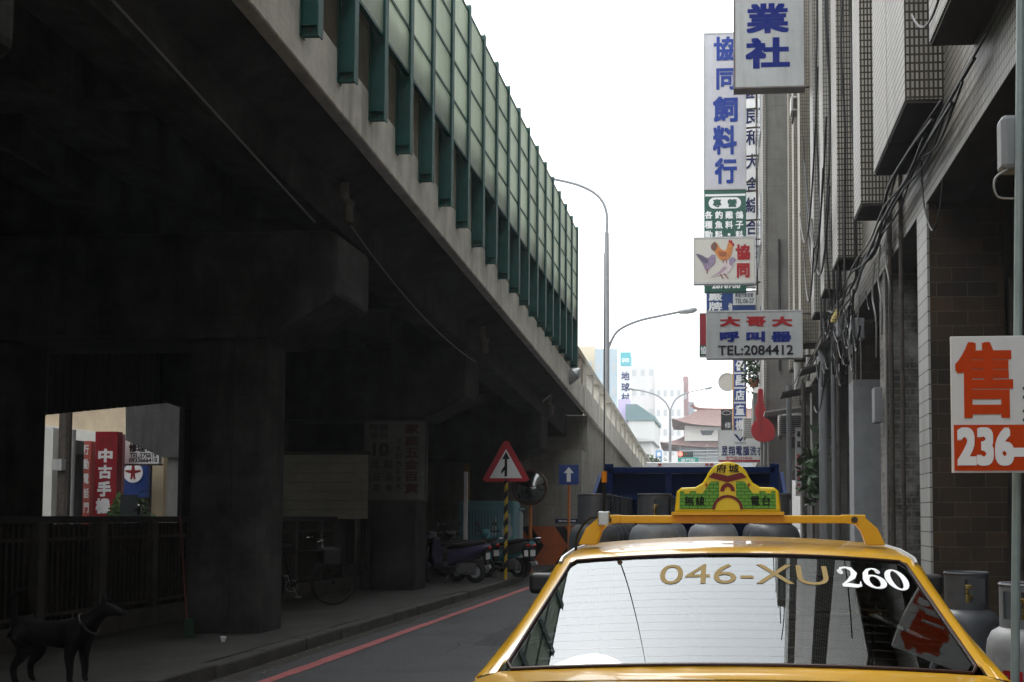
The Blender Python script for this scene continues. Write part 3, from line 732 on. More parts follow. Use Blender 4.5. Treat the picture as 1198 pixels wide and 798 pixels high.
for s in (-.045, .045):
    mb.tube([(-.08, s * .4, .30), (-.52, s, .33)], .009, 6); mb.tube([(-.22, s * .3, .76), (-.52, s, .33)], .008, 6); mb.tube([(.36, s, .70), (.44, s, .5), (.52, s, .33)], .010, 6)
obj('frame', mb, dark_frame, bk, smooth=True)
mb = MB().tube([(.33, 0, .8), (.31, 0, .98)], .012, 8); mb.tube(spline([(.16, -.27, .98), (.26, -.22, 1.0), (.33, 0, .98), (.26, .22, 1.0), (.16, .27, .98)]), .011, 8)
obj('handlebar', mb, chrome, bk, smooth=True)
mb = MB().ball((-.25, 0, .90), .13, .075, .035, 14, 8); mb.tube([(-.22, 0, .78), (-.25, 0, .89)], .012, 8); obj('saddle', mb, black_plastic, bk, smooth=True)
mb = MB().box(.30, .56, -.15, .15, .62, .86); obj('basket', mb, mat('dark wire basket', (.05, .05, .05), .6, var=.5, vscale=60), bk, bevel=.03)
mb = MB(); ring(mb, (-.08, .05, .30), .085, .006); mb.tube([(-.08, -.07, .30), (-.02, -.07, .16)], .009, 6); mb.tube([(-.08, .07, .30), (-.14, .07, .44)], .009, 6)
mb.box(-.06, .02, -.14, -.07, .15, .17).box(-.18, -.10, .07, .14, .43, .45); obj('crank', mb, galv, bk)
place(bk, (-6.28, 14.75, .14), R(38)); bk.rotation_euler = (R(6), 0, R(38))

# ------------------------------------------------------------------ scooters
def scooter(label, body, seat_m, tilt=8, rack=False):
    t = thing('scooter', label, 'scooter', (0, 0, 0), 'parked scooters')
    for x, nm in ((.60, 'front_wheel'), (-.58, 'rear_wheel')):
        mb = MB(); ring(mb, (x, 0, .22), .165, .055, 'y', 30, 10)
        wh = obj(nm, mb, black_rubber, t, smooth=True)
        mb = MB().lathe([(.03, -.05), (.05, -.05), (.06, -.015), (.125, -.02), (.13, -.035), (.13, .035), (.125, .02), (.06, .015), (.05, .05), (.03, .05)], (x, 0, .22), 20, 'y', closed=True)
        for k in range(5):
            a = k * 2 * math.pi / 5; mb.tube([(x + .03 * math.cos(a), 0, .22 + .03 * math.sin(a)), (x + .12 * math.cos(a), 0, .22 + .12 * math.sin(a))], .014, 6)
        obj('rim', mb, galv, wh, smooth=True)
    mb = MB()
    for s in (-.075, .075): mb.tube([(.60, s, .22), (.52, s * .8, .5)], .018, 8)
    mb.tube([(.53, 0, .48), (.40, 0, .92)], .025, 8); obj('fork', mb, black_plastic, t, smooth=True)
    def loft(secs, n=14):
        rows = []
        for (x, zc, hw, hh, p) in secs:
            row = []
            for j in range(n + 1):
                a = 2 * math.pi * j / n; c, s_ = math.cos(a), math.sin(a)
                row.append((x, hw * math.copysign(abs(c) ** p, c), zc + hh * math.copysign(abs(s_) ** p, s_)))
            rows.append(row)
        mb = MB().grid(rows)
        mb.f.append(tuple(range(n))); mb.f.append(tuple(range(len(mb.v) - 2, len(mb.v) - n - 2, -1)))
        return mb
    obj('rear_body', loft([(-.02, .46, .10, .13, .7), (-.12, .52, .15, .17, .7), (-.35, .57, .165, .15, .7), (-.6, .64, .15, .12, .75), (-.8, .71, .10, .08, .8), (-.88, .74, .05, .04, .9)]), body, t, smooth=True, angle=60)
    obj('seat', loft([(.0, .70, .10, .035, .7), (-.1, .735, .135, .05, .7), (-.32, .745, .145, .06, .7), (-.45, .765, .14, .065, .7), (-.68, .80, .12, .055, .7), (-.8, .815, .07, .03, .8)]), seat_m, t, smooth=True, angle=60)
    # leg shield: curved sheet from floor to headset
    rows = []
    for i in range(9):
        u = i / 8; row = []
        for j in range(9):
            v = j / 8 * 2 - 1
            wv = .17 + .05 * math.sin(math.pi * u) - .08 * u * u
            row.append((.30 + .12 * math.sin(u * 1.4) - .10 * u - .09 * v * v, v * wv, .34 + .56 * u))
        rows.append(row)
    obj('leg_shield', MB().grid(rows), body, t, smooth=True, angle=180, solid=.02)
    obj('floorboard', MB().box(-.1, .34, -.14, .14, .27, .33), black_plastic, t, bevel=.03)
    rows = []
    for i in range(9):
        a = R(15) + R(150) * i / 8
        rows.append([(.60 + .245 * math.cos(a), y, .22 + .25 * math.sin(a) - 2 * y * y) for y in (-.08, -.05, 0, .05, .08)])
    obj('front_fender', MB().grid(rows), body, t, smooth=True, angle=180, solid=.01)
    obj('engine', MB().box(-.62, -.2, -.17, .12, .16, .40), mat('dirty engine metal', (.09, .09, .09), .6, var=.4, vscale=12), t, bevel=.05)
    obj('headset', loft([(.50, .95, .04, .05, .8), (.44, .95, .13, .09, .8), (.36, .96, .13, .09, .8), (.28, .96, .06, .05, .8)]), body, t, smooth=True, angle=60)
    mb = MB().ball((.49, 0, .955), .03, .085, .055, 12, 8); obj('headlight', mb, mat('lamp glass', (.5, .5, .48), .1), t, smooth=True)
    mb = MB()
    for s in (-1, 1): mb.tube([(.36, s * .1, .98), (.28, s * .34, 1.0)], .017, 8)
    hb = obj('handlebar', mb, black_plastic, t, smooth=True)
    for s in (-1, 1):
        mb = MB().tube([(.34, s * .17, 1.0), (.36, s * .27, 1.12)], .006, 6); mb.ball((.36, s * .30, 1.16), .018, .06, .04, 12, 8)
        obj('mirror', mb, black_plastic, t, smooth=True)
    obj('tail_light', MB().ball((-.88, 0, .70), .03, .08, .04, 12, 8), mat('red lens', (.35, .015, .01), .15), t, smooth=True)
    mb = MB().tube(spline([(-.1, -.15, .2), (-.35, -.19, .19), (-.5, -.2, .22), (-.82, -.2, .32)]), [.018] * 8 + [.05] * 10 + [.045], 12)
    obj('exhaust', mb, galv, t, smooth=True)
    obj('licence_plate', MB().box(-.845, -.838, -.10, .10, .47, .60), ink_white, t)
    obj('rear_mudguard', MB().hexa([(-.84, -.07, .36), (-.84, .07, .36), (-.80, .07, .36), (-.80, -.07, .36)], [(-.84, -.09, .68), (-.84, .09, .68), (-.72, .09, .68), (-.72, -.09, .68)]), black_plastic, t)
    mb = MB().tube([(-.1, .12, .22), (-.02, .26, .01), (-.10, .26, .01)], .01, 6); obj('side_stand', mb, iron, t)
    if rack:
        mb = MB()
        mb.tube([(-.7, -.09, .84), (-.98, -.09, .86), (-.98, .09, .86), (-.7, .09, .84)], .012, 8); mb.tube([(-.85, -.09, .85), (-.85, .09, .85)], .01, 6)
        obj('luggage_rack', mb, chrome, t, smooth=True)
    return t
purple = mat('purple scooter paint', (.055, .042, .095), .3, coat=.4, var=.15, vscale=3)
teal_p = mat('teal scooter paint', (.05, .22, .26), .3, coat=.4, var=.12, vscale=3)
dark_p = mat('black scooter paint', (.045, .045, .05), .35, coat=.3, var=.2)
seat_k = mat('black vinyl seat', (.03, .03, .032), .5, var=.2, vscale=10)
sc1 = scooter('purple scooter parked nearest the pier, its seat facing the kerb', purple, seat_k)
def park(s, u, v, deg):
    q = at(u, v, Z=.14); place(s, (q.x + .58 * math.cos(R(deg)), q.y + .58 * math.sin(R(deg)), .14), R(deg))
park(sc1, 556, 682, 172)
sc2 = scooter('teal scooter with chrome rear rack parked beside the purple one', teal_p, seat_k, rack=True)
park(sc2, 611, 676, 160)
sc3 = dup(sc2, (-5.75, 22.3, .14), R(158), 'black scooter parked behind the teal scooter, mostly hidden')
for c in sc3.children:
    if c.name.split('.')[0] in ('rear_body', 'leg_shield', 'front_fender', 'headset'):
        c.data = c.data.copy(); c.data.materials[0] = dark_p
sc4 = dup(sc1, (-6.05, 20.9, .14), R(165), 'black scooter squeezed between pier and purple scooter')
for c in sc4.children:
    if c.name.split('.')[0] in ('rear_body', 'leg_shield', 'front_fender', 'headset'):
        c.data = c.data.copy(); c.data.materials[0] = dark_p

sc5 = dup(sc4, (-5.0, 22.3, .14), R(150), 'black scooter between the teal scooter and the striped sign pole')
sc6 = dup(sc4, (-6.6, 22.5, .14), R(168), 'black scooter deepest in the row beside the container')
# ------------------------------------------------------------------ dog
def skin(name, joints, bones, m, parent=None, sub=2, roots=(0,)):
    me = bpy.data.meshes.new(name); me.from_pydata([j[0] for j in joints], bones, [])
    o = bpy.data.objects.new(name, me); COL.objects.link(o)
    md = o.modifiers.new('skin', 'SKIN'); md.use_smooth_shade = True
    for i, j in enumerate(joints):
        sv = me.skin_vertices[0].data[i]; r = j[1]
        sv.radius = r if isinstance(r, tuple) else (r, r)
        sv.use_root = i in roots
    s = o.modifiers.new('sub', 'SUBSURF'); s.levels = sub; s.render_levels = sub
    dg = bpy.context.evaluated_depsgraph_get()
    m2 = bpy.data.meshes.new_from_object(o.evaluated_get(dg))
    mb = MB().mesh(m2)
    bpy.data.objects.remove(o)
    return mb
DL = .9
J = [((0, 0, .40), .10), ((-.03, 0, .42), .09), ((.20, 0, .395), (.10, .108)), ((.38, 0, .38), (.105, .13)), ((.50, 0, .41), (.095, .125)), ((.60, 0, .49), .08), ((.68, 0, .56), .066),  # 6 neck
     ((.755, 0, .59), (.068, .07)), ((.83, 0, .568), (.042, .04)), ((.905, 0, .548), (.028, .025)),                                       # 7-9 head, muzzle
     ((-.10, 0, .47), .036), ((-.165, 0, .56), .028), ((-.17, 0, .66), .023), ((-.10, 0, .735), .017), ((-.03, 0, .745), .010)]             # 10-14 tail
B = [(0, 1), (0, 2), (2, 3), (3, 4), (4, 5), (5, 6), (6, 7), (7, 8), (8, 9), (1, 10), (10, 11), (11, 12), (12, 13), (13, 14)]
def limb(par, pts):
    p = par
    for q in pts:
        J.append(q); B.append((p, len(J) - 1)); p = len(J) - 1
for s in (-1, 1):
    dx = .05 if s > 0 else 0
    limb(1, [((-.005 + dx, s * .065, .35), .085), ((.03 + dx, s * .075, .255), .062), ((-.085 + dx, s * .075, .145), .032), ((-.065 + dx, s * .075, .035), .026), ((-.025 + dx, s * .075, .016), (.022, .015))])
    limb(4, [((.46 + dx, s * .065, .32), .066), ((.44 + dx, s * .07, .22), .045), ((.455 + dx, s * .07, .115), .031), ((.45 + dx, s * .07, .03), .026), ((.485 + dx, s * .07, .016), (.021, .014))])
dog_m = mat('black dog fur', (.004, .0038, .0036), .8, spec=.15, var=.3, vscale=30, bump=.3, bscale=120)
dg_mb = skin('dog', J, B, dog_m)
dog = thing('dog', 'black dog with curled up tail standing on the pavement by the fence', 'dog')
obj('body', dg_mb, dog_m, dog, smooth=True, angle=180)
mb = MB()
for s in (-1, 1):
    mb.hexa([(.72, s * .02, .64), (.72, s * .062, .62), (.765, s * .055, .635), (.765, s * .02, .65)], [(.725, s * .045, .72), (.725, s * .052, .718), (.735, s * .05, .718), (.735, s * .045, .72)])
obj('ear', mb, dog_m, dog, bevel=.006)
mb = MB()
for s in (-1, 1): mb.ball((.80, s * .034, .605), .008, n=8, m=6)
obj('eye', mb, mat('dark eye', (.02, .012, .008), .1), dog, smooth=True)
obj('nose', MB().ball((.925, 0, .56), .014, n=8, m=6), black_plastic, dog, smooth=True)
d = Vector((.09, 0, .085)).normalized(); c = Vector((.575, 0, .47))
a1 = Vector((0, 1, 0)); a2 = d.cross(a1)
obj('collar', MB().tube([c + a1 * .098 * math.cos(t) + a2 * .108 * math.sin(t) for t in [k * math.pi / 12 for k in range(24)]], .008, 8, closed=True), mat('worn leather collar', (.035, .026, .02), .6), dog, smooth=True)
obj('buckle', MB().box(-.02, .02, -.006, .006, -.016, .016).move(Matrix.Translation(c + a1 * -.108 + Vector((0.005, 0, .0)))), chrome, dog)
dog.scale = (.82, 1.0, 1.0)
place(dog, (-5.50, 7.83, .14), R(4))
for o_, dx in ((ts, -.1), (cm, -.11), (ow, -.11), (bn, -.22), (bn2, -.62)): o_.location.x += dx

# ------------------------------------------------------------------ taxi
TX = 0.035
tx = thing('taxi', 'yellow taxi seen from behind with green castle roof sign', 'taxi', (TX, 4.5, 0))
glass_rear = glass_mat('tinted rear glass', (0.20, 0.23, 0.23), 1.78)
glass_side = glass_mat('tinted side glass', (0.30, 0.34, 0.33), 1.7)
YW = 3.60
# greenhouse stations: y, roof/glass height on the centre line, half width of the glass, of the corner, of the belt, belt height
GH = [(2.92, 1.030, .70, .722, .75, .985), (YW, 1.318, .598, .645, .775, .99), (YW + .05, 1.336, .593, .645, .775, .99), (3.95, 1.358, .59, .645, .78, .965),
      (4.4, 1.368, .59, .64, .78, .955), (4.8, 1.358, .59, .64, .78, .945), (4.95, 1.342, .585, .635, .775, .94), (5.62, .95, .66, .70, .76, .93)]
def gh(y):
    for a, b in zip(GH[:-1], GH[1:]):
        if a[0] <= y <= b[0]:
            t = (y - a[0]) / (b[0] - a[0]); return [a[i] + (b[i] - a[i]) * t for i in range(6)]
    return list(GH[-1] if y > GH[-1][0] else GH[0])
CR, BOW = .034, .085
def bow(y): return BOW * (1 if y <= YW else max(0, 1 - (y - YW) / .4))
def top_pt(x, y):
    g = gh(y); k = (x / g[3]) ** 2; return Vector((TX + x, y + bow(y) * k, g[1] - CR * k))
def side_pt(s, u, y):
    """u = 0 at the glass edge, to 1 at the belt"""
    g = gh(y); z0 = g[1] - CR * (g[2] / g[3]) ** 2
    c = [Vector((g[2], 0, z0)), Vector((g[3] + .012, 0, z0 - .006)), Vector((g[3] + (g[4] - g[3]) * .3, 0, z0 - (z0 - g[5]) * .3)), Vector((g[4], 0, g[5]))]
    if u < .34: t = u / .34; p = c[0] * (1 - t) ** 2 + c[1] * 2 * t * (1 - t) + c[2] * t * t
    else: t = (u - .34) / .66; p = c[2].lerp(c[3], t) + Vector((.018 * math.sin(math.pi * t), 0, 0))
    return Vector((TX + s * p.x, y + bow(y) * (g[2] / g[3]) ** 2 * (1 - u), p.z))
def yy_(a, b, n): return [a + (b - a) * i / n for i in range(n + 1)]
xs = [i / 10 * 2 - 1 for i in range(11)]
obj('rear_window', MB().grid([[top_pt(k * gh(y)[2], y) for k in xs] for y in yy_(2.92, YW, 10)]), glass_rear, tx, smooth=True, angle=180)
obj('windshield', MB().grid([[top_pt(k * gh(y)[2], y) for k in xs] for y in yy_(4.95, 5.62, 10)]), glass_side, tx, smooth=True, angle=180)
ry = [YW, YW + .015, YW + .03, YW + .05, 3.75, 3.95, 4.15, 4.4, 4.6, 4.8, 4.88, 4.95]
mb = MB().grid([[top_pt(k * gh(y)[2], y) for k in xs] for y in ry])
us = [0, .07, .14, .2, .27, .34]
uw = [.34, .45, .6, .75, .9, 1.0]
for s in (-1, 1):
    mb.grid([[side_pt(s, u, y) for u in us] for y in yy_(2.92, YW, 8) + ry[1:] + yy_(4.95, 5.62, 8)[1:]])
    for a, b in ((2.92, 3.5), (4.22, 4.32), (5.42, 5.62)):      # rear pillar, door pillar, front pillar
        mb.grid([[side_pt(s, u, y) for u in uw] for y in yy_(a, b, 8)])
    for a, b in ((3.5, 4.22), (4.32, 5.42)):
        mb.grid([[side_pt(s, u, y) for u in (.9, .96, 1.0)] for y in yy_(a, b, 6)])
mb.grid([[top_pt(k * .70, 2.92) for k in xs], [Vector((TX + k * .735, 2.90, 1.016 - .022 * k * k)) for k in xs], [Vector((TX + k * .74, 2.80, 1.012 - .018 * k * k)) for k in xs]])
obj('roof', mb, taxi_yellow, tx, smooth=True, angle=50, weld=True)
for s in (-1, 1):
    for a, b in ((3.5, 4.22), (4.32, 5.42)):
        obj('side_window', MB().grid([[side_pt(s, u, y) for u in (.34, .45, .6, .75, .9)] for y in yy_(a, b, 6)]), glass_side, tx, smooth=True, angle=180)
    pts = [side_pt(s, .10, y) + Vector((s * .002, 0, .004)) for y in (YW + .01, YW + .05, 3.8, 4.0, 4.4, 4.8, 4.93)]
    obj('roof_trim', MB().tube(pts, .008, 6), galv, tx, smooth=True)
# rubber seal round the rear window, rounded at the corners
out = []
for k in yy_(-.955, .955, 12): out.append(top_pt(k * gh(YW)[2], YW))
for t in (0.12, .3): pass
right = [top_pt(.985 * gh(y)[2], y) for y in yy_(YW - .03, 2.96, 10)]
bot = [top_pt(k * gh(2.925)[2], 2.925) for k in yy_(.95, -.95, 12)]
left = [top_pt(-.985 * gh(y)[2], y) for y in yy_(2.96, YW - .03, 10)]
obj('window_seal', MB().tube([p + Vector((0, -.002, .003)) for p in out + right + bot + left], .0055, 6, closed=True), mat('dark brown seal', (.03, .012, .010), .45), tx, smooth=True)
# writing on the rear glass
def on_glass(mb, lift=.0012):
    """local (across, up the slope 0..1) to the glass surface"""
    mb.v = [top_pt(v.x, 2.92 + (YW - 2.92) * v.y) + Vector((0, -.39, .92)) * (lift + v.z) for v in mb.v]; return mb
mb = MB(); text_into(mb, '046-XU', (0, 0, 0), (1, 0, 0), (0, 1, 0), .022, .80, .565, .20, .0)
obj('gold_lettering', on_glass(mb), ink_gold, tx)
def stroke(pts, w):
    """a brushed stroke of varying width as a strip"""
    L_, R_2 = [], []
    for i, p in enumerate(pts):
        d = Vector(pts[min(i + 1, len(pts) - 1)]) - Vector(pts[max(i - 1, 0)]); d = Vector((d.x, d.y)).normalized()
        n = Vector((-d.y, d.x)); L_.append((p[0] + n.x * w[i], p[1] + n.y * w[i], 0)); R_2.append((p[0] - n.x * w[i], p[1] - n.y * w[i], 0))
    return [L_, R_2]
def digit(ch):
    mb = MB()
    N = 24
    if ch == '0':
        a = [(.5 * math.cos(t), .5 * math.sin(t), 0) for t in [2 * math.pi * i / N for i in range(N + 1)]]
        b = [(.22 * math.cos(t), .42 * math.sin(t), 0) for t in [2 * math.pi * i / N for i in range(N + 1)]]
        mb.grid([a, b])
    if ch == '6':
        a = [(.5 * math.cos(t), -.17 + .33 * math.sin(t), 0) for t in [2 * math.pi * i / N for i in range(N + 1)]]
        b = [(.22 * math.cos(t), -.17 + .25 * math.sin(t), 0) for t in [2 * math.pi * i / N for i in range(N + 1)]]
        mb.grid([a, b])
        pts = [(.34, .34), (.26, .43), (.08, .46), (-.12, .38), (-.28, .18), (-.36, -.1), (-.34, -.25)]
        mb.grid(stroke(pts, [.09, .06, .035, .06, .11, .14, .12])); mb.ball((.31, .33, 0), .12, .11, .0005, 12, 6)
    if ch == '2':
        pts = [(-.3, .22), (-.22, .40), (0, .45), (.22, .38), (.30, .2), (.18, 0), (-.12, -.22), (-.38, -.38)]
        mb.grid(stroke(pts, [.08, .05, .04, .1, .14, .10, .05, .03])); mb.ball((-.30, .22, 0), .13, .12, .0005, 12, 6)
        mb.grid(stroke([(-.42, -.42), (-.1, -.40), (.2, -.42), (.38, -.38), (.44, -.2)], [.06, .09, .08, .06, .015]))
    return mb
mb = MB()
for ch, cx in (('2', .449), ('6', .533), ('0', .613)):
    d = digit(ch); d.v = [Vector((cx - .075 + v.x * .078 + (v.y) * -.012, .80 + v.y * .215, 0)) for v in d.v]; mb.add(d.v, d.f)
# the glass narrows upwards, so the number leans with its edge
obj('white_number', on_glass(mb), ink_white, tx)
mb = MB()
for k in range(13):
    t = .08 + k * .068
    for j in range(12):
        a, b = -.88 + j * .147, -.88 + (j + 1) * .147
        wq = gh(2.92 + (YW - 2.92) * t)[2]
        mb.add([(a * wq, t - .0006, 0), (b * wq, t - .0006, 0), (b * wq, t + .0006, 0), (a * wq, t + .0006, 0)], [(0, 1, 2, 3)])
obj('defroster_lines', on_glass(mb, .0006), mat('defroster print', (.05, .045, .042), .12, spec=.9), tx)
# lower body
def body_row(y, wt, zt, wm, zm, ws, zs):
    return [(0, zt + .012), (wt * .5, zt + .009), (wt * .85, zt), (wt * .96, zt - .008), (wt, zt - .022), (wt + (wm - wt) * .5, zt - .07), (wm, zt - .16), (wm + .008, zm), (wm - .01, zm - .15), (ws, zs + .04), (ws - .06, zs), (0, zs)]
ST = [(2.33, .60, .93, .68, .6, .62, .3), (2.37, .66, .965, .74, .6, .68, .24), (2.5, .68, .985, .78, .6, .74, .22), (2.75, .72, .995, .81, .6, .76, .2), (2.92, .735, 1.0, .81, .6, .77, .2),
      (3.3, .785, 1.02, .84, .6, .78, .2), (3.8, .80, 1.0, .845, .6, .78, .2), (4.3, .78, .965, .84, .6, .79, .2), (5.0, .775, .945, .84, .6, .79, .2), (5.62, .75, .935, .825, .6, .78, .2), (6.0, .71, .88, .81, .58, .77, .2),
      (6.4, .66, .80, .77, .55, .72, .22), (6.58, .62, .76, .70, .5, .66, .26), (6.64, .54, .70, .62, .5, .58, .3)]
rows = []
for st in ST:
    h = body_row(*st); rows.append([(TX - x, st[0], z) for x, z in h[::-1]] + [(TX + x, st[0], z) for x, z in h[1:]])
mb = MB().grid(rows); n = len(rows[0]); F = []
for k, f in enumerate(mb.f):
    i, j = divmod(k, n - 1)
    inside = 4 <= i <= 8 and 8 <= j <= n - 1 - 9
    if not inside: F.append(f)
mb.f = F; mb.f += [tuple(range(n)), tuple((len(rows) - 1) * n + j for j in range(n))]
obj('body', mb, taxi_yellow, tx, smooth=True, angle=40, weld=True)
mb = MB().box(TX - .72, TX + .72, 2.98, 5.55, .22, .30); mb.box(TX - .60, TX + .60, 2.93, 3.3, .90, .97)
obj('parcel_shelf', mb, dark_cloth, tx)
obj('dashboard', MB().box(TX - .66, TX + .66, 5.15, 5.6, .55, .92), black_plastic, tx, bevel=.05)
mb = MB().box(TX - .62, TX + .62, 3.35, 3.9, .30, .55); mb.hexa([(TX - .62, 3.2, .5), (TX + .62, 3.2, .5), (TX + .62, 3.4, .5), (TX - .62, 3.4, .5)], [(TX - .58, 3.06, .99), (TX + .58, 3.06, .99), (TX + .58, 3.2, 1.0), (TX - .58, 3.2, 1.0)])
obj('rear_seat', mb, dark_cloth, tx, bevel=.05)
for s in (-.35, .35):
    mb = MB().box(TX + s - .24, TX + s + .24, 4.35, 4.85, .30, .55); mb.hexa([(TX + s - .24, 4.3, .5), (TX + s + .24, 4.3, .5), (TX + s + .24, 4.45, .5), (TX + s - .24, 4.45, .5)], [(TX + s - .2, 4.12, 1.06), (TX + s + .2, 4.12, 1.06), (TX + s + .2, 4.24, 1.06), (TX + s - .2, 4.24, 1.06)])
    st = obj('front_seat', mb, dark_cloth, tx, bevel=.05)
    obj('headrest', MB().box(TX + s - .12, TX + s + .12, 4.1, 4.2, 1.07, 1.22), dark_cloth, st, bevel=.03)
mb = MB(); ring(mb, (TX - .35, 5.05, .93), .18, .014, 'y', 24, 6); obj('steering_wheel', mb, black_plastic, tx, smooth=True)
obj('inner_mirror', MB().box(TX - .12, TX + .12, 4.98, 5.0, 1.22, 1.28), black_plastic, tx, bevel=.01)
for s in (-1, 1):
    for y in (3.05, 5.62):
        mb = MB(); ring(mb, (TX + s * .745, y, .30), .21, .088, 'x', 30, 10)
        wh = obj('wheel', mb, black_rubber, tx, smooth=True)
        obj('rim', MB().lathe([(.20, s * .08), (.19, s * .05), (.07, s * .075), (0, s * .08)], (TX + s * .745, y, .30), 20, 'x'), galv, wh, smooth=True)
        obj('arch_shade_disc', MB().lathe([(.335, -.06), (.335, .082), (.0, .082)], (TX + s * .745, y, .315), 28, 'x') if s > 0 else MB().lathe([(.335, .06), (.335, -.082), (.0, -.082)], (TX + s * .745, y, .315), 28, 'x'), black_rubber, tx)  # black disc stands in for the shaded hollow of the arch
    obj('tail_light', MB().box(TX + s * .50 - .17, TX + s * .50 + .17, 2.325, 2.36, .72, .88), mat('red lens', (.35, .015, .01), .15), tx, bevel=.01)
    obj('headlight', MB().box(TX + s * .48 - .14, TX + s * .48 + .14, 6.57, 6.64, .58, .68), mat('lamp glass', (.5, .5, .48), .1), tx, bevel=.015)
    for y in (3.6, 4.62): obj('door_handle', MB().box(TX + s * .835 - .012, TX + s * .835 + .012, y, y + .16, .80, .825), black_plastic, tx, bevel=.006)
    mb = MB().box(TX + s * .97 - .07, TX + s * .97 + .07, 5.18, 5.27, 1.06, 1.165); mb.box(TX + s * .86 - .07, TX + s * .86 + .07, 5.2, 5.25, 1.0, 1.055)
    obj('door_mirror', mb, black_plastic, tx, bevel=.035, seg=4, smooth=True)
for y0, y1 in ((2.27, 2.42), (6.55, 6.69)): obj('bumper', MB().box(TX - .74, TX + .74, y0, y1, .36, .55), mat('grey bumper plastic', (.06, .06, .06), .5), tx, bevel=.04)
pl = obj('number_plate', MB().box(TX - .17, TX + .17, 2.255, 2.268, .60, .76), ink_white, tx)
letters(pl, ink_rust, [('046-XU', 0, 0, .28, .08)], (TX, 2.25, .68))
# roof bar, aerial
bar = obj('roof_bar', MB().box(TX - .475, TX + .435, 3.69, 3.725, 1.428, 1.456), rack_yellow, tx, bevel=.004)
for s in (-1, 1):
    poly = [(.0, .0), (.085, .0), (.085, -.012), (.128, -.05), (.155, -.108), (.088, -.108), (.07, -.058), (.05, -.034), (0, -.028)]
    mb = MB().prism(poly, (TX - .02 + s * .395, 3.685, 1.458), (s, 0, 0), (0, 0, 1), (0, .05, 0))
    obj('bracket', mb, rack_yellow, bar, bevel=.004)
    obj('bracket_bolt', MB().lathe([(.012, 0), (.012, .01), (0, .012)], (TX - .02 + s * .44, 3.675, 1.44), 8, 'y'), iron, bar)
ax_ = TX - .475
ae = obj('aerial_mount', MB().box(ax_ - .02, ax_ + .02, 3.66, 3.70, 1.42, 1.47), galv, tx, bevel=.004)
mb = MB().tube([(ax_, 3.68, 1.47), (ax_, 3.68, 1.58)], .006, 8); mb.tube([(ax_, 3.68, 1.61), (ax_ - .005, 3.70, 2.42)], [.0028, .0012], 6)
obj('aerial_whip', mb, black_plastic, ae)
obj('aerial_coil', MB().tube([(ax_, 3.68, 1.575), (ax_, 3.68, 1.615)], .010, 10), mat('orange coil', (.55, .19, .01), .4), ae, smooth=True)
obj('aerial_cable', MB().tube(spline([(ax_, 3.68, 1.455), (ax_ - .06, 3.69, 1.44), (ax_ - .10, 3.7, 1.38), (ax_ - .105, 3.7, 1.30)]), .005, 6), cable_m, ae, smooth=True)

# roof sign shaped like a castle gate
SX, SY, SZ = TX - .03, 3.70, 1.457
def arc(cx, cz, rx, rz, a0, a1, n=14): return [(cx + rx * math.cos(R(a0 + (a1 - a0) * i / n)), cz + rz * math.sin(R(a0 + (a1 - a0) * i / n))) for i in range(n + 1)]
sg = obj('roof_sign', MB().prism([(-.19, .01), (.19, .01), (.182, .085), (.165, .098), (.115, .10), (.09, .115)] + arc(0, .118, .078, .073, 15, 165) + [(-.09, .115), (-.115, .10), (-.165, .098), (-.182, .085)], (SX, SY - .035, SZ), (1, 0, 0), (0, 0, 1), (0, .07, 0)), sign_yellow, tx, bevel=.008)
obj('sign_base', MB().box(SX - .20, SX + .20, SY - .05, SY + .05, SZ + .0, SZ + .012), rack_yellow, sg)
green_b = tile_mat('green castle bricks', (.10, .30, .03), (.12, .33, .04), (.01, .06, .01), .03, .013, .0012, offset=.5, rough=.4, dirt=.05, bumpy=0)
mar = mat('maroon paint', (.14, .012, .015), .5)
for s, fy_ in ((1, SY - .0362), (-1, SY + .0362)):
    X = (s, 0, 0); o = (SX, fy_, SZ); dd = (0, -.0012 * s, 0)
    mb = MB()
    for m_ in (-1, 1):
        mb.prism([(m_ * .045, .022), (m_ * .172, .022), (m_ * .170, .085), (m_ * .155, .085), (m_ * .155, .077), (m_ * .135, .077), (m_ * .135, .085), (m_ * .112, .085), (m_ * .112, .077), (m_ * .09, .077), (m_ * .06, .12), (m_ * .03, .12), (m_ * .03, .07)], o, X, (0, 0, 1), dd)
    obj('castle_wall', mb, green_b, sg)
    mb = MB().prism(arc(0, .02, .055, .052, 0, 180) + arc(0, .02, .045, .042, 180, 0), o, X, (0, 0, 1), (0, -.0018 * s, 0))
    mb.prism(arc(0, .085, .026, .03, 0, 180) + arc(0, .085, .012, .016, 180, 0), o, X, (0, 0, 1), (0, -.0018 * s, 0))
    mb.prism([(-.068, .135), (0, .117), (.068, .135), (.05, .152), (0, .140), (-.05, .152)], o, X, (0, 0, 1), (0, -.0018 * s, 0))
    obj('castle_arch', mb, mar, sg)
    mb = MB()
    for c_, cx, cz, ww in (('無', -.137, .05, .032), ('線', -.098, .05, .032), ('電', .098, .05, .032), ('台', .137, .05, .032), ('府', -.022, .166, .036), ('城', .022, .166, .036)):
        text_into(mb, c_, Vector(o) + Vector((0, -.0022 * s, 0)), X, (0, 0, 1), cx, cz, ww, .034 if cz < .1 else .03, .02)
    obj('sign_lettering', mb, ink_black, sg)
    mb = MB()
    for m_ in (-1, 1): mb.prism([(m_ * .078, .12), (m_ * .07, .105), (m_ * .076, .106), (m_ * .07, .092), (m_ * .082, .11), (m_ * .076, .109)], o, X, (0, 0, 1), (0, -.0018 * s, 0))
    obj('red_flash', mb, ink_red, sg)

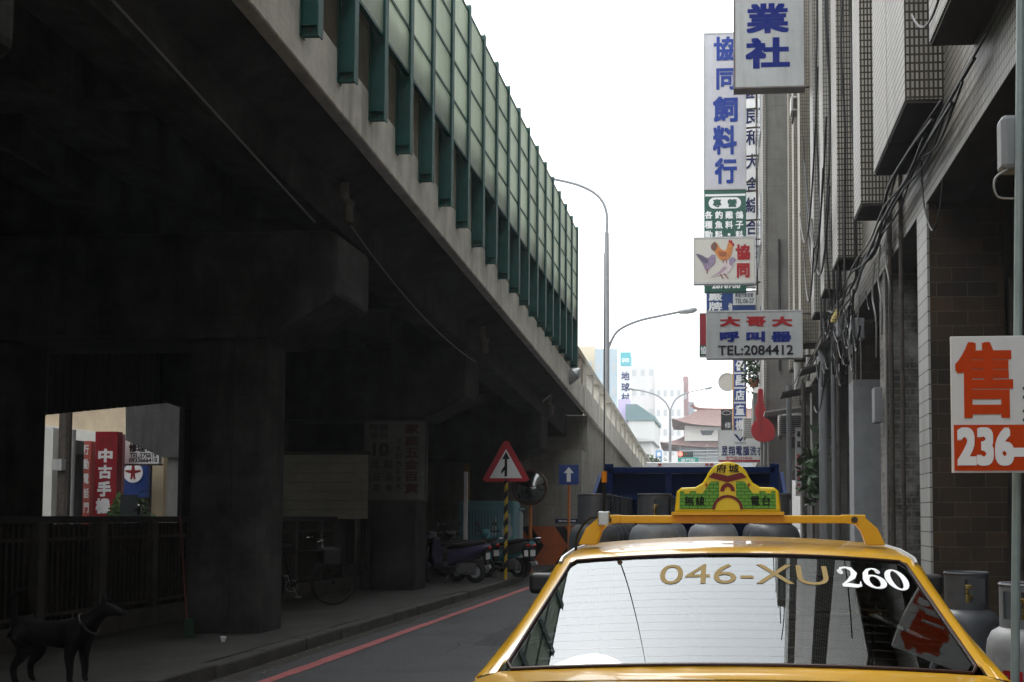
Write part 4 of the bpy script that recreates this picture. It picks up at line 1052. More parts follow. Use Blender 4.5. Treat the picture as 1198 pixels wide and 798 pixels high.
# the bar, its sign and the aerial sit on the middle of the roof
_M = Matrix.Translation(Vector((0, .25, 0))) @ Matrix.Translation(Vector((-.02, -.8, 1.448))) @ Matrix.Scale(1.066, 4) @ Matrix.Translation(-Vector((-.02, -.8, 1.448)))
for o_ in (bar, sg, ae):
    for q in [o_] + list(o_.children): q.data.transform(_M)

# ------------------------------------------------------------------ blue truck full of gas cylinders
TKX = -.30
tk = thing('truck', 'dark blue open truck loaded with gas cylinders ahead of the taxi', 'truck', (TKX, 8.5, 0))
BZ = .60
obj('bed', MB().box(TKX - .86, TKX + .86, 6.72, 9.0, BZ - .1, BZ), blue_truck, tk, bevel=.01)
for s in (-1, 1): obj('side_board', MB().box(TKX + s * .86 - .02, TKX + s * .86 + .02, 6.72, 8.95, BZ, BZ + .42), blue_truck, tk, bevel=.01)
obj('tailgate', MB().box(TKX - .84, TKX + .84, 6.70, 6.74, BZ, BZ + .40), blue_truck, tk, bevel=.01)
hb = obj('headboard', MB().box(TKX - .75, TKX + .73, 9.0, 9.05, 1.835, 1.89).box(TKX - .78, TKX - .70, 9.0, 9.06, BZ, 1.92).box(TKX + .68, TKX + .76, 9.0, 9.06, BZ, 1.92).box(TKX - .24, TKX - .18, 9.01, 9.05, BZ, 1.835), blue_truck, tk, bevel=.006)
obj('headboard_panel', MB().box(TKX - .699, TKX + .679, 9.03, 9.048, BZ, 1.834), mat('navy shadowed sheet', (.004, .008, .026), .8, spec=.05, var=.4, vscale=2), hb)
obj('headboard_rail', MB().box(TKX - .699, TKX + .679, 9.0, 9.029, 1.60, 1.645), blue_truck, hb)
for s, sx in ((-1, TKX - .8), (1, TKX + .78)):
    mb = MB().prism([(9.05, BZ), (9.05, 1.84), (8.95, 1.84), (8.1, 1.5), (8.1, BZ)], (sx - .015, 0, 0), (0, 1, 0), (0, 0, 1), (.03, 0, 0)); obj('side_gusset', mb, blue_truck, hb)
cab = obj('cab', MB().hexa([(TKX - .82, 9.15, .45), (TKX + .82, 9.15, .45), (TKX + .82, 10.9, .45), (TKX - .82, 10.9, .45)], [(TKX - .74, 9.2, 1.83), (TKX + .74, 9.2, 1.83), (TKX + .74, 10.4, 1.80), (TKX - .74, 10.4, 1.80)]), blue_truck, tk, bevel=.06)
obj('rear_window', MB().box(TKX - .58, TKX + .58, 9.16, 9.175, 1.42, 1.72), mat('dark glass', (.01, .012, .014), .05), cab)
obj('windscreen', MB().hexa([(TKX - .70, 10.74, 1.2), (TKX + .70, 10.74, 1.2), (TKX + .70, 10.77, 1.2), (TKX - .70, 10.77, 1.2)], [(TKX - .66, 10.48, 1.72), (TKX + .66, 10.48, 1.72), (TKX + .66, 10.51, 1.72), (TKX - .66, 10.51, 1.72)]), mat('dark glass', (.01, .012, .014), .05), cab)
obj('chassis', MB().box(TKX - .35, TKX + .35, 6.9, 10.7, .34, .5), iron, tk)
for s in (-1, 1):
    for y in (7.4, 10.2):
        mb = MB(); ring(mb, (TKX + s * .70, y, .30), .21, .09, 'x', 26, 10); wh = obj('wheel', mb, black_rubber, tk, smooth=True)
        obj('rim', MB().lathe([(.19, s * .05), (.1, s * .03), (0, s * .05)], (TKX + s * .70, y, .30), 18, 'x'), galv, wh, smooth=True)
    obj('tail_light', MB().box(TKX + s * .7 - .09, TKX + s * .7 + .09, 6.67, 6.70, BZ - .08, BZ - .01), mat('red lens', (.35, .015, .01), .15), tk)

def gas_cylinder(label, body_m, collar_m, group, h=1.0, r=.175):
    t = thing('gas_cylinder', label, 'gas cylinder', (0, 0, 0), group)
    k = h - .26
    obj('body', MB().lathe([(r * .8, .0), (r * .82, .05), (r * .9, .055), (r, .10), (r * 1.0, k * .5 - .012), (r * 1.012, k * .5 - .008), (r * 1.012, k * .5 + .008), (r, k * .5 + .012), (r, k - .05), (r * .97, k - .005), (r * .86, k + .035), (r * .6, k + .065), (r * .3, k + .08), (.03, k + .085)], n=28), body_m, t, smooth=True, angle=50)
    cr = r * .66; N = 32; mb = MB()
    zs = [k + .045, k + .09, k + .10, h - .03, h]
    rows = []
    for ro in (cr, cr - .008):
        for z in zs: rows.append([(ro * math.cos(2 * math.pi * j / N), ro * math.sin(2 * math.pi * j / N), z) for j in range(N + 1)])
    g = MB().grid(rows); F = []
    for q, f in enumerate(g.f):
        i, j = divmod(q, N)
        if i == 4: continue
        if i % 5 in (2,) and (3 <= j <= 8 or 19 <= j <= 24): continue
        F.append(f)
    g.f = F
    g.tube([(cr - .004) * Vector((math.cos(a), math.sin(a), 0)) + Vector((0, 0, h)) for a in [2 * math.pi * j / 28 for j in range(28)]], .009, 6, closed=True)
    obj('collar', g, collar_m, t, smooth=True, angle=50)
    mb = MB().lathe([(.022, k + .07), (.022, k + .14), (.014, k + .145), (.014, k + .17), (.035, k + .172), (.035, k + .19), (0, k + .192)], n=12); mb.tube([(0, 0, k + .12), (.05, 0, k + .12)], .012, 8)
    obj('valve', mb, brass, t, smooth=True)
    return t
GT = 'gas cylinders on the blue truck'
g1 = gas_cylinder('dark gas cylinder in truck, nearest the taxi aerial', gas_dark, gas_dark, GT)
g2 = gas_cylinder('grey gas cylinder in the truck bed', gas_grey, gas_dark, GT)
k = 0
for r_ in range(5):
    n = 4 if r_ % 2 == 0 else 4
    for c_ in range(n):
        x = TKX - .615 + c_ * .41 + rnd.uniform(-.015, .015); y = 7.0 + r_ * .42 + rnd.uniform(-.02, .02)
        src = g1 if (r_ * 3 + c_ * 2) % 3 == 0 else g2
        row = ['tailgate row', 'second row', 'third row', 'fourth row', 'row against the blue headboard'][r_]
        pos = ['leftmost', 'left of centre', 'right of centre', 'rightmost'][c_]
        lb = f'{"dark" if src is g1 else "grey"} gas cylinder, {pos} in the {row} of the truck'
        z = BZ + .003
        first = (r_ == 0 and c_ == 0 and src is g1) or (r_ == 0 and c_ == 1 and src is g2)
        if first: place(src, (x, y, z), rnd.uniform(0, 6)); src['label'] = lb
        else: dup(src, (x, y, z), rnd.uniform(0, 6), lb)
g3 = gas_cylinder('pale gas cylinder with red stencilled digits at the right edge', gas_pale, gas_grey, 'gas cylinders by the brown tiled wall', 1.13, .185)
mb = MB()
for s, z, hh in (('9106', .70, .085), ('294', .59, .085)):
    pts, fs, asp = glyphs(s, .05); wd = .24 if len(s) == 4 else .19
    mb.add([((.187 + q * .0002) * math.sin(a * wd / .187), -(.187 + q * .0002) * math.cos(a * wd / .187), z + b * hh) for a, b, q in pts], fs)
obj('red_lettering', mb, ink_red, g3)
place(g3, (1.42, 5.0, 0), R(-16))
g4 = gas_cylinder('dark gas cylinder standing behind the pale stencilled one', gas_dark, gas_dark, 'gas cylinders by the brown tiled wall', 1.13, .185)
place(g4, (1.37, 6.0, 0), R(40))

# ------------------------------------------------------------------ shophouses along the right
FXR, BXR = 2.0, 1.64          # facade plane, front of the shallow bays
ZB, ZBAY = 4.56, 5.26         # underside of the arcade beam, of the bays
dark_glass = mat('dark window glass', (.02, .024, .026), .08)
alu = mat('aluminium frame', (.30, .31, .31), .4, metal=.5)
plaster_grey = mat('grey smooth plaster', (.24, .25, .26), .75, var=.12, vscale=2, stain=.5, stain_scale=1.6, stain_col=(.13, .13, .125), bump=.1)
brick_bare = tile_mat('bare mortar brickwork', (.075, .07, .062), (.045, .042, .038), (.13, .125, .115), .22, .085, .010, offset=.5, rough=.85, dirt=.95, bumpy=.9, dirt_col=(.33, .32, .30), dstretch=.9, dscale=2.6)
def shophouse(label, y0, y1, wall_m, bays, top=16.0, pil=None, xf=FXR, beam=True, windows=(), zb=ZB):
    t = thing('shophouse', label, 'building', (xf + 3, (y0 + y1) / 2, 0), 'shophouses along the right side')
    obj('wall', MB().box(xf, xf + .25, y0 + .003, y1 - .003, zb + .85, top), wall_m, t)
    if beam: obj('beam', MB().box(xf - .012, xf + .35, y0 + .003, y1 - .003, zb, zb + .849), wall_m, t)
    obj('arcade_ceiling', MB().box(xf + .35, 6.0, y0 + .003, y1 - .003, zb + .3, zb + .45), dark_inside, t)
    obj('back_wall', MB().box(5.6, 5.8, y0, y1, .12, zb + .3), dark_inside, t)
    mb = MB()
    for k in range(24): mb.box(5.57, 5.598, y0 + .5, y1 - .6, .15 + k * .12, .255 + k * .12)
    obj('roller_shutter', mb, mat('dull steel shutter', (.12, .125, .13), .5, metal=.3, var=.2, vscale=3), t)
    obj('rear_block', MB().box(xf + .26, 9.0, y0 + .01, y1 - .01, zb + .5, top - .2), concrete_grey, t)
    for a, b in bays:
        bx = xf - (FXR - BXR)
        by = obj('window_bay', MB().box(bx, xf - .001, a, b, ZBAY, top - .6), wall_m, t)
        obj('bay_soffit', MB().box(bx + .012, xf - .002, a + .012, b - .012, ZBAY - .03, ZBAY - .002), mat('dark soffit', (.045, .042, .038), .9, var=.3), by)  # underside given a darker colour than the bay itself
    for a, b in windows:
        for fl in range(3):
            z = 6.0 + fl * 3.1
            w_ = obj('window', MB().box(xf - .03, xf - .002, a, b, z, z + .05).box(xf - .03, xf - .002, a, b, z + 1.45, z + 1.5).box(xf - .03, xf - .002, a, a + .05, z + .05, z + 1.45).box(xf - .03, xf - .002, b - .05, b, z + .05, z + 1.45).box(xf - .03, xf - .002, (a + b) / 2 - .02, (a + b) / 2 + .02, z + .05, z + 1.45), alu, t)
            obj('pane', MB().box(xf - .012, xf - .004, a + .05, b - .05, z + .05, z + 1.45), dark_glass, w_)
    if pil: pil(t)
    return t
def pil_plain(m, y, d=.6, wdt=.8, edge_m=None, xf=FXR, zb=ZB):
    def f(t):
        obj('pilaster', MB().box(xf, xf + wdt, y, y + d, .12, zb), m, t)
        if edge_m: obj('pilaster_edge', MB().box(xf - .012, xf - .001, y - .006, y + d, .12, zb).box(xf - .012, xf + .012, y - .014, y - .0065, .12, zb), edge_m, t)
    return f
shophouse('tiled shophouse behind the viewer on the right', -30, -8, tile_light, [(-26, -25), (-20, -19), (-14, -13)], pil=pil_plain(tile_brown, -8.7))
shophouse('tiled shophouse level with the viewer on the right', -8, 2.0, tile_light, [(-6.5, -5.4), (-3.4, -2.2), (-.4, .6)], pil=pil_plain(tile_brown, 1.3), windows=[(-5.2, -3.6)])
def pil1(t):
    pil_plain(tile_brown, 10.19, .5, .74, tile_edge)(t)
    obj('party_wall', MB().box(FXR + .745, 5.6, 10.4, 10.65, .12, ZB + .3), dark_inside, t)
    obj('arcade_conduit', MB().tube([(2.86, 10.2, .12), (2.86, 10.2, 4.7)], .03, 8).box(2.78, 2.94, 10.16, 10.26, 3.2, 3.8), iron, t)
shophouse('pale tiled shophouse with stepped bays above brown tiled pier', 2.0, 11.34, tile_light, [(2.6, 3.6), (6.4, 8.19), (9.31, 10.345), (10.36, 11.31)], pil=pil1, windows=[(4.2, 6.0), (8.3, 9.2)])
def pil2(t):
    obj('pilaster', MB().box(FXR + .02, FXR + .9, 12.95, 13.55, .12, ZB), brick_bare, t)
    obj('pilaster_edge', MB().box(FXR - .004, FXR + .016, 12.92, 13.1, .12, ZB), concrete_grey, t)
    obj('meter_box', MB().box(FXR - .12, FXR - .021, 13.1, 13.35, 2.65, 3.1), pvc, t, bevel=.01)
shophouse('pale tiled shophouse with broken render on its pier', 11.34, 16.2, tile_light, [(12.41, 13.08), (15.0, 15.74)], pil=pil2, windows=[(13.3, 14.7)])
def pil3(t):
    obj('pilaster', MB().box(FXR + .03, FXR + .62, 16.5, 17.1, .12, 3.65), plaster_grey, t)
    obj('pilaster_panel', MB().box(FXR + .65, FXR + 1.2, 16.48, 17.05, .12, 3.85), plaster_grey, t)
    obj('pilaster_head', MB().box(FXR + .03, FXR + .62, 16.502, 17.1, 3.652, ZB), tile_brown, t)
    obj('canopy', MB().box(1.74, FXR - .02, 18.8, 20.4, 4.65, 4.73), iron, t)
shophouse('white tiled shophouse with smooth grey pier and drain pipes', 16.2, 21.8, tile_white, [(17.1, 17.75), (19.0, 19.7)], pil=pil3)
shophouse('cream tiled shophouse beside the grey protruding block', 21.8, 27.6, tile_cream, [(22.4, 23.1), (24.4, 25.1), (26.3, 26.9)], pil=pil_plain(concrete_grey, 24.0, .6))
gb = thing('concrete_building', 'grey concrete building standing forward with white tiled edges', 'building', (4, 31.5, 0), 'shophouses along the right side')
obj('wall', MB().box(1.10, 7, 27.8, 35, 4.2, 17.5), concrete_grey, gb)
obj('edge_tiles', MB().box(1.02, 1.0985, 27.74, 35, 4.2, 17.5).box(1.79, 1.97, 27.72, 27.799, 4.2, 17.5), tile_white, gb)
for y in (28.2, 31.4, 34.4): obj('pilaster', MB().box(1.15, 1.65, y, y + .5, 0, 4.2), concrete_grey, gb)
obj('balcony', MB().box(.75, 1.015, 28.4, 30.6, 4.1, 4.9), concrete_grey, gb, bevel=.02)
obj('back_wall', MB().box(4.9, 5.0, 27.8, 35, .12, 4.2), dark_inside, gb)
for y in (28.8, 30.6, 32.6):
    for fl in range(3):
        z = 6 + fl * 3.2; w_ = obj('window', MB().box(.99, 1.018, y, y + 1.2, z, z + 1.5), alu, gb); obj('pane', MB().box(.98, .989, y + .06, y + 1.14, z + .06, z + 1.44), dark_glass, w_)
obj('rain_stack', MB().tube([(1.45, 27.7, 5.4), (1.45, 27.7, 9.0)], .035, 8), cable_m, gb)
def far_house(label, x, y0, y1, top, m):
    t = thing('shophouse', label, 'building', (x + 3, (y0 + y1) / 2, 0), 'shophouses along the right side')
    obj('wall', MB().box(x, x + 6, y0, y1 - .02, 3.8, top), m, t)
    obj('pilaster', MB().box(x + .02, x + .5, y0 + .2, y0 + .7, 0, 3.8), concrete_grey, t); obj('pilaster', MB().box(x + .02, x + .5, y1 - .7, y1 - .3, 0, 3.8), concrete_grey, t)
    obj('back_wall', MB().box(x + 3, x + 3.2, y0, y1 - .02, 0, 3.8), dark_inside, t)
    y = y0 + .8
    while y < y1 - 1.6:
        for z in (5, 8, 11):
            if z + 1.5 < top: 
                w_ = obj('window', MB().box(x - .03, x - .002, y, y + 1.2, z, z + 1.4), alu, t); obj('pane', MB().box(x - .036, x - .031, y + .06, y + 1.14, z + .06, z + 1.34), dark_glass, w_)
        y += 2.0
far_house('grey shophouse beyond the forward concrete building', 1.3, 35.0, 42.5, 15.5, tile_cream)
far_house('farther tiled shophouse behind the blue signs', 1.35, 42.5, 52, 14, tile_white)
far_house('farthest shophouse visible on the right side', 1.7, 52, 66, 12, concrete_grey)

# pipes, boxes, air conditioners on the facade
def pipe(label, x, y, z0, z1, r, m, cat='pipe'):
    mb = MB().tube([(x, y, z0), (x, y, z1)], r, 12)
    z = z0 + .8
    while z < z1: mb.lathe([(r + .008, -.03), (r + .012, 0), (r + .008, .03)], (x, y, z), 12); z += 1.9
    return single('drain_pipe', label, cat, mb, m, 'pipes on the right side', smooth=True)
pipe('thick grey drain pipe rising from the pavement beside the gas truck', 1.85, 19.6, 0, 4.75, .09, pvc)
pipe('slim grey pipe just right of the thick drain pipe', 1.93, 18.55, 0, 4.9, .04, pvc)
pipe('slim rusty pipe left of the smooth grey pier', 1.93, 17.75, 0, 4.9, .035, iron)
pipe('white drain pipe at the corner of the forward concrete building', 1.80, 26.0, 4.6, 14, .085, pvc_white)
pipe('pale pipe running up the cream tiled shophouse', 1.9, 23.8, 4.6, 15, .05, pvc_white)
pipe('narrow rusty pipe up the white tiled shophouse', 1.92, 20.6, 4.9, 15, .03, iron)
pipe('narrow pale pipe beside stepped bay of white tiled shophouse', 1.93, 18.9, 4.9, 15, .035, pvc_white)
pipe('dark conduit below the beam between brown and broken piers', 1.95, 12.2, 0, 5.2, .03, iron)
pipe('tall thin rusty conduit hugging the far side of brown tiled pier', 1.96, 11.5, 0, 5.6, .025, iron)
pipe('grey pipe under the concrete balcony', 1.5, 24.6, 0, 4.6, .06, pvc)
pipe('dark standpipe behind the gas truck', 1.7, 22.6, 0, 4.4, .05, iron)
def aircon(label, x0, x1, y0, y1, z0, z1, ydir=-1):
    t = thing('air_conditioner', label, 'air conditioner', ((x0 + x1) / 2, y0, z0), 'air conditioners on the right side')
    obj('casing', MB().box(x0, x1, y0, y1, z0, z1), mat('stained ac casing', (.40, .39, .36), .6, var=.15, vscale=5, stain=.5, streak=True), t, bevel=.02)
    mb = MB(); n = 9
    for k in range(n):
        z = z0 + .06 + (z1 - z0 - .12) * k / (n - 1); mb.box(x0 + .05, x1 - .05, y0 - .012, y0 - .001, z - .008, z + .008)
    obj('grille', mb, black_plastic, t)
    mb = MB()
    for x in (x0 + .05, x1 - .1): mb.box(x, x + .04, y0, y1 + .3, z0 - .05, z0 - .003)
    obj('bracket', mb, iron, t)
aircon('weathered air conditioner above the shop floor by the pale gauge pipe', 1.5, 1.88, 23.2, 23.6, 10.75, 11.1)
aircon('weathered air conditioner low beside the red guitar sign', 1.35, 1.95, 26.4, 27.1, 3.55, 4.1)
aircon('dark air conditioner left of the red guitar sign', .55, 1.15, 34.0, 34.6, 4.1, 4.75)
for i, (y, z, lb) in enumerate([(20.3, 4.5, 'rusty flat awning under the white tiled bays'), (23.0, 4.35, 'rusty tilted awning left of the thick drain pipe'), (25.2, 4.15, 'pale tilted awning below the pager sign')]):
    xa = (1.5, 1.25, .95)[i]
    mb = MB().hexa([(xa, y, z - .14), (1.98, y, z), (1.98, y + 1.1, z), (xa, y + 1.1, z - .14)], [(xa, y, z - .10), (1.98, y, z + .04), (1.98, y + 1.1, z + .04), (xa, y + 1.1, z - .10)])
    single('awning', lb, 'awning', mb, pvc_white if i == 2 else iron, 'awnings on the right side')

# tangled cables
r2 = random.Random(3)
def wander(p0, p1, n, amp, r, label, group, m=cable_m):
    p0, p1 = Vector(p0), Vector(p1)
    pts = [p0.lerp(p1, i / n) + (Vector((r2.uniform(-amp, amp) * .4, r2.uniform(-amp, amp), r2.uniform(-amp, amp))) if 0 < i < n else Vector()) for i in range(n + 1)]
    return single('wire', label, 'cable', MB().tube(spline(pts), r, 5), m, group, smooth=True)
G = 'tangled cables on the right side'
for k in range(7):
    wander((1.92 - .02 * k, 7.5 + k * .3, 5.0 - .05 * (k % 4)), (1.9 - .03 * k, 25 + k * .3, 4.75 - .06 * (k % 5)), 16, .13, .012 + .006 * (k % 2), 'black cable in the tangled run along the arcade beam', G)
for k in range(12):
    y = 14.2 + .42 * k; wander((1.62 + r2.uniform(-.05, .1), y, 15.5), (1.72 + r2.uniform(-.08, .1), y + r2.uniform(-.4, .4), 4.8), 9, .16, .019, 'black cable hanging down the white tiled facade', G)
for k, (y, z, yy, zz, dr) in enumerate([(15.6, 7.6, 20.5, 8.6, 1.9), (16.2, 7.0, 21, 9.3, 2.2), (15.2, 6.4, 19, 7.0, 1.2), (17, 9, 22, 8.0, 1.6), (18, 6.2, 21, 6.9, 1.0)]):
    single('wire', 'looping black cable slung across the white tiled facade', 'cable', MB().tube(sag((1.55, y, z), (1.6, yy, zz), dr, 20), .017, 5), cable_m, G, smooth=True)
single('wire', 'thin black loop drooping beneath the topmost bay', 'cable', MB().tube(sag((1.5, 6.6, 5.35), (1.58, 8.6, 5.7), .35, 16), .010, 5), cable_m, G, smooth=True)
single('wire', 'bent black cable end hanging from the beam by brown pier', 'cable', MB().tube(spline([(1.95, 10.2, 5.0), (1.93, 10.0, 4.5), (1.95, 9.7, 4.15), (1.98, 9.5, 4.3), (2.0, 9.45, 4.6)]), .010, 5), cable_m, G, smooth=True)
for k, (y, z) in enumerate([(12.0, 4.5), (12.6, 4.4), (13.1, 4.3), (14.6, 4.2), (15.2, 4.4)]):
    single('wire', 'pale cable end dangling below the arcade beam', 'cable', MB().tube(spline([(1.9, y, z + .4), (1.88, y + .1, z), (1.9, y - .05, z - .35), (1.92, y + .12, z - .6 - .1 * k)]), .012, 5), cable_grey, G, smooth=True)
mb = MB()
for k in range(46):
    a = Vector((1.75 + r2.uniform(-.12, .22), r2.uniform(13.5, 19), r2.uniform(3.7, 4.9))); b = a + Vector((r2.uniform(-.1, .1), r2.uniform(-1.2, 1.2), r2.uniform(-.5, .3)))
    mb.tube(sag(a, b, r2.uniform(.05, .35), 8), r2.choice((.008, .012, .016)), 5)
struct('cable_tangle', mb, cable_m, 'stuff', smooth=True)
for (y, z, lb) in [(16.4, 4.35, 'small junction box in the cable tangle'), (14.7, 4.0, 'grey junction box below the cable tangle')]:
    single('junction_box', lb, 'box', MB().box(1.78, 1.98, y, y + .22, z, z + .3), pvc, bevel=.015)
mb = MB()
for k in range(3): mb.lathe([(.0, 0), (.05, .01), (.05, .06), (.035, .07), (.035, .1), (.05, .11), (0, .13)], (1.72, 15.9 + .25 * k, 4.55), 10)
single('insulator', 'row of yellowed porcelain insulators in the cable tangle', 'insulator', mb, mat('yellowed porcelain', (.45, .36, .12), .4), smooth=True)

# utility pole and for-sale board at the right edge
px_ = at(1188, 400, Y=4.12).x
sp_ = thing('thin_pole', 'slim grey green steel pole at right edge holding the sale sign', 'pole', (px_, 4.12, 0))
obj('shaft', MB().tube([(px_ - .045, 4.12, 0), (px_ + .12, 4.12, 6.5)], .017, 10), mat('grey green paint', (.22, .27, .26), .45, var=.15, vscale=6), sp_, smooth=True)
obj('base', MB().lathe([(.10, 0), (.10, .02), (.03, .03), (.03, .12)], (px_ - .045, 4.12, 0), 16), iron, sp_)
mbx = thing('meter_box', 'pale grey meter box with cable clipped to the slim pole', 'meter box', (px_, 4.2, 3))
zz0, zz1 = at(1185, 200, Y=4.18).z, at(1185, 136, Y=4.18).z
obj('case', MB().box(px_ - .03, px_ + .085, 4.15, 4.25, zz0, zz1), mat('pale grey plastic', (.20, .21, .215), .5, var=.08, vscale=9), mbx, bevel=.02)
obj('cable_loop', MB().tube(spline([(px_ - .01, 4.16, zz0), (px_ - .06, 4.16, zz0 - .04), (px_ - .05, 4.16, zz0 - .11), (px_ + .02, 4.16, zz0 - .12)]), .005, 5), cable_grey, mbx, smooth=True)

# ------------------------------------------------------------------ shop signs
def px_rect(u0, v0, u1, v1, Y):
    a, b, c, d = at(u0, v0, Y=Y), at(u1, v0, Y=Y), at(u0, v1, Y=Y), at(u1, v1, Y=Y)
    return (a.x + c.x) / 2, (b.x + d.x) / 2, (c.z + d.z) / 2, (a.z + b.z) / 2
def px_text(parent, m, items, Y, name='lettering', ahead=.004):
    mb = MB()
    for it in items:
        s, u0, v0, u1, v1 = it[:5]; wt = it[5] if len(it) > 5 else .03
        x0, x1, z0, z1 = px_rect(u0, v0, u1, v1, Y)
        text_into(mb, s, (0, Y - ahead, 0), (1, 0, 0), (0, 0, 1), (x0 + x1) / 2, (z0 + z1) / 2, x1 - x0, z1 - z0, wt)
    return obj(name, mb, m, parent)
def sign(label, u0, v0, u1, v1, Y, panel_m, frame_m=None, d=.2, fr=.04, name='shop_sign', cat='shop sign', group=None, arms=0.0):
    x0, x1, z0, z1 = px_rect(u0, v0, u1, v1, Y)
    t = thing(name, label, cat, ((x0 + x1) / 2, Y, z0), group)
    obj('panel', MB().box(x0 + fr * .6, x1 - fr * .6, Y, Y + d, z0 + fr * .6, z1 - fr * .6), panel_m, t)
    if frame_m:
        mb = MB(); e = .012
        mb.box(x0, x1, Y - e, Y + d + e, z1 - fr, z1).box(x0, x1, Y - e, Y + d + e, z0, z0 + fr).box(x0, x0 + fr, Y - e, Y + d + e, z0 + fr, z1 - fr).box(x1 - fr, x1, Y - e, Y + d + e, z0 + fr, z1 - fr)
        obj('frame', mb, frame_m, t)
    if arms:
        mb = MB()
        for z in (z0 + .06, z1 - .06): mb.tube([(x1 - .02, Y + d / 2, z), (x1 + arms, Y + d / 2, z)], .025, 8)
        obj('bracket', mb, iron, t)
    return t
steel_trim = mat('dull steel trim', (.33, .33, .33), .45, metal=.5, var=.15, vscale=3)
S1 = sign('white sign with bold blue characters hung highest, at the top edge', 858, -60, 942, 103, 20, sign_grey, mat('dark rusted trim', (.12, .10, .09), .6, var=.3), .28, .03, arms=.35)
px_text(S1, ink_blue, [('業', 873, 4, 923, 39, .035), ('社', 872, 44, 924, 80, .04), ('企', 872, -38, 924, -4, .04)], 20, ahead=.006)
S2 = sign('tall lilac white feed shop sign over green panel with blue brush characters', 823, 38, 873, 222, 32, sign_lilac, sign_grey, .3, .05)
px_text(S2, ink_sky, [('協', 835, 43, 861, 71, .035), ('同', 838, 80, 861, 105, .035), ('飼', 834, 113, 863, 143, .035), ('料', 834, 147, 862, 181, .035), ('行', 836, 185, 862, 215, .035)], 32, ahead=.016)
gx0, gx1, gz0, gz1 = px_rect(823.6, 223, 873, 341, 32)
obj('green_panel', MB().box(gx0, gx1, 32, 32.3, gz0, gz1), sign_green, S2)
wx = px_rect(825, 227, 872, 229.5, 32); obj('white_band', MB().box(wx[0], wx[1], 31.994, 31.999, wx[2], wx[3]), ink_white, S2)
wx = px_rect(829, 231, 867, 244, 32); hh = (wx[3] - wx[2]) / 2
obj('white_capsule', MB().prism([(wx[0] + hh + hh * math.cos(R(a)), (wx[2] + wx[3]) / 2 + hh * math.sin(R(a))) for a in range(90, 271, 20)] + [(wx[1] - hh + hh * math.cos(R(a)), (wx[2] + wx[3]) / 2 + hh * math.sin(R(a))) for a in range(-90, 91, 20)], (0, 31.999, 0), (1, 0, 0), (0, 0, 1), (0, -.005, 0)), ink_white, S2)
px_text(S2, sign_green, [('專', 834, 233, 844, 242.5, .05), ('營', 851, 233, 862, 242.5, .05)], 32, 'green_lettering', .009)
its = []
for s, u, v in (('各種動物', 829, 247), ('釣魚料', 841, 247), ('雞料・豬料', 853, 247), ('鴿子料', 865, 247)):
    for i, c in enumerate(s): its.append((c, u - 4.5, v + i * 11.5, u + 4.5, v + i * 11.5 + 9) if c != '・' else (c, u - 1.5, v + i * 11.5 + 3, u + 1.5, v + i * 11.5 + 6))
its.append(('2676706', 833, 330, 866, 337.5, .03))
px_text(S2, ink_white, its, 32, 'white_lettering', .005)
mb = MB()
for v in (105, 128, 150, 183, 213, 224, 258, 289, 334):
    a, b = at(873, v, Y=32.15), at(897, v - 2, Y=32.15); mb.tube([a, b], .03, 6)
for u in (886, 896):
    a, b = at(u, 60, Y=32.15), at(u, 345, Y=32.15); a.x = b.x; mb.tube([a, b], .035, 6)
obj('lattice_bracket', mb, iron, S2)
S2b = sign('narrow white sign with navy characters behind the lattice bracket', 871, 70, 888.5, 336, 36, ink_white, steel_trim, .25, .03)
px_text(S2b, ink_navy, [(c, 872.5, v, 887.5, v + 18, .02) for c, v in zip('園良和犬舍綜合店', (98, 127, 152, 180, 207, 231, 257, 285))], 36, ahead=.016)
S3 = sign('small cream sign painted with a rooster and two pigeons', 811, 277, 884, 332, 30, mat('cream sign', (.47, .455, .40), .5, var=.05, vscale=2), steel_trim, .22, .05, arms=.5)
px_text(S3, ink_red, [('協', 860.5, 286, 877.5, 304, .045), ('同', 862, 308, 877, 325, .045)], 30, ahead=.016)
def blob(parent, name, m, pts, Y, ahead):
    """a painted patch outlined in the sign's own plane"""
    P_ = [at(u, v, Y=Y) for u, v in pts]; Q = spline([Vector((p.x, 0, p.z)) for p in P_ + P_[:1]], 4)[:-1]
    obj(name, MB().prism([(q.x, q.z) for q in Q], (0, Y - ahead, 0), (1, 0, 0), (0, 0, 1), (0, -.001, 0)), m, parent)
p_or = mat('painted orange plumage', (.48, .17, .04), .6, var=.35, vscale=9)
p_pl = mat('painted purple grey plumage', (.22, .16, .24), .6, var=.35, vscale=9)
p_pk = mat('painted pale pink plumage', (.50, .42, .42), .6, var=.2, vscale=9)
blob(S3, 'painted_rooster', p_or, [(834, 290), (838, 284), (843, 291), (849, 293), (852, 284), (855, 283), (857, 289), (855, 299), (850, 304), (843, 304), (838, 298)], 30, .016)
blob(S3, 'painted_rooster_tail', mat('painted dark tail', (.13, .06, .04), .6), [(832, 287), (836, 283), (839, 288), (836, 294), (832, 291)], 30, .018)
blob(S3, 'painted_dark_pigeon', p_pl, [(814, 297), (820, 298), (828, 302), (833, 298), (837, 300), (836, 308), (831, 313), (826, 317), (822, 309)], 30, .0172)
blob(S3, 'painted_rooster_comb', ink_red, [(852, 283), (853.5, 280.5), (855, 282), (856.5, 281), (857, 284), (859, 286), (857.5, 289), (856, 286)], 30, .0185)
blob(S3, 'painted_rooster_wing', mat('painted brown wing', (.27, .08, .025), .6, var=.3, vscale=12), [(840, 294), (846, 295), (851, 296), (848, 300), (842, 300)], 30, .0185)
blob(S3, 'painted_dark_wing', mat('painted slate wing', (.10, .085, .13), .6), [(814, 297), (820, 299), (827, 303), (829, 307), (824, 308), (818, 303)], 30, .0185)
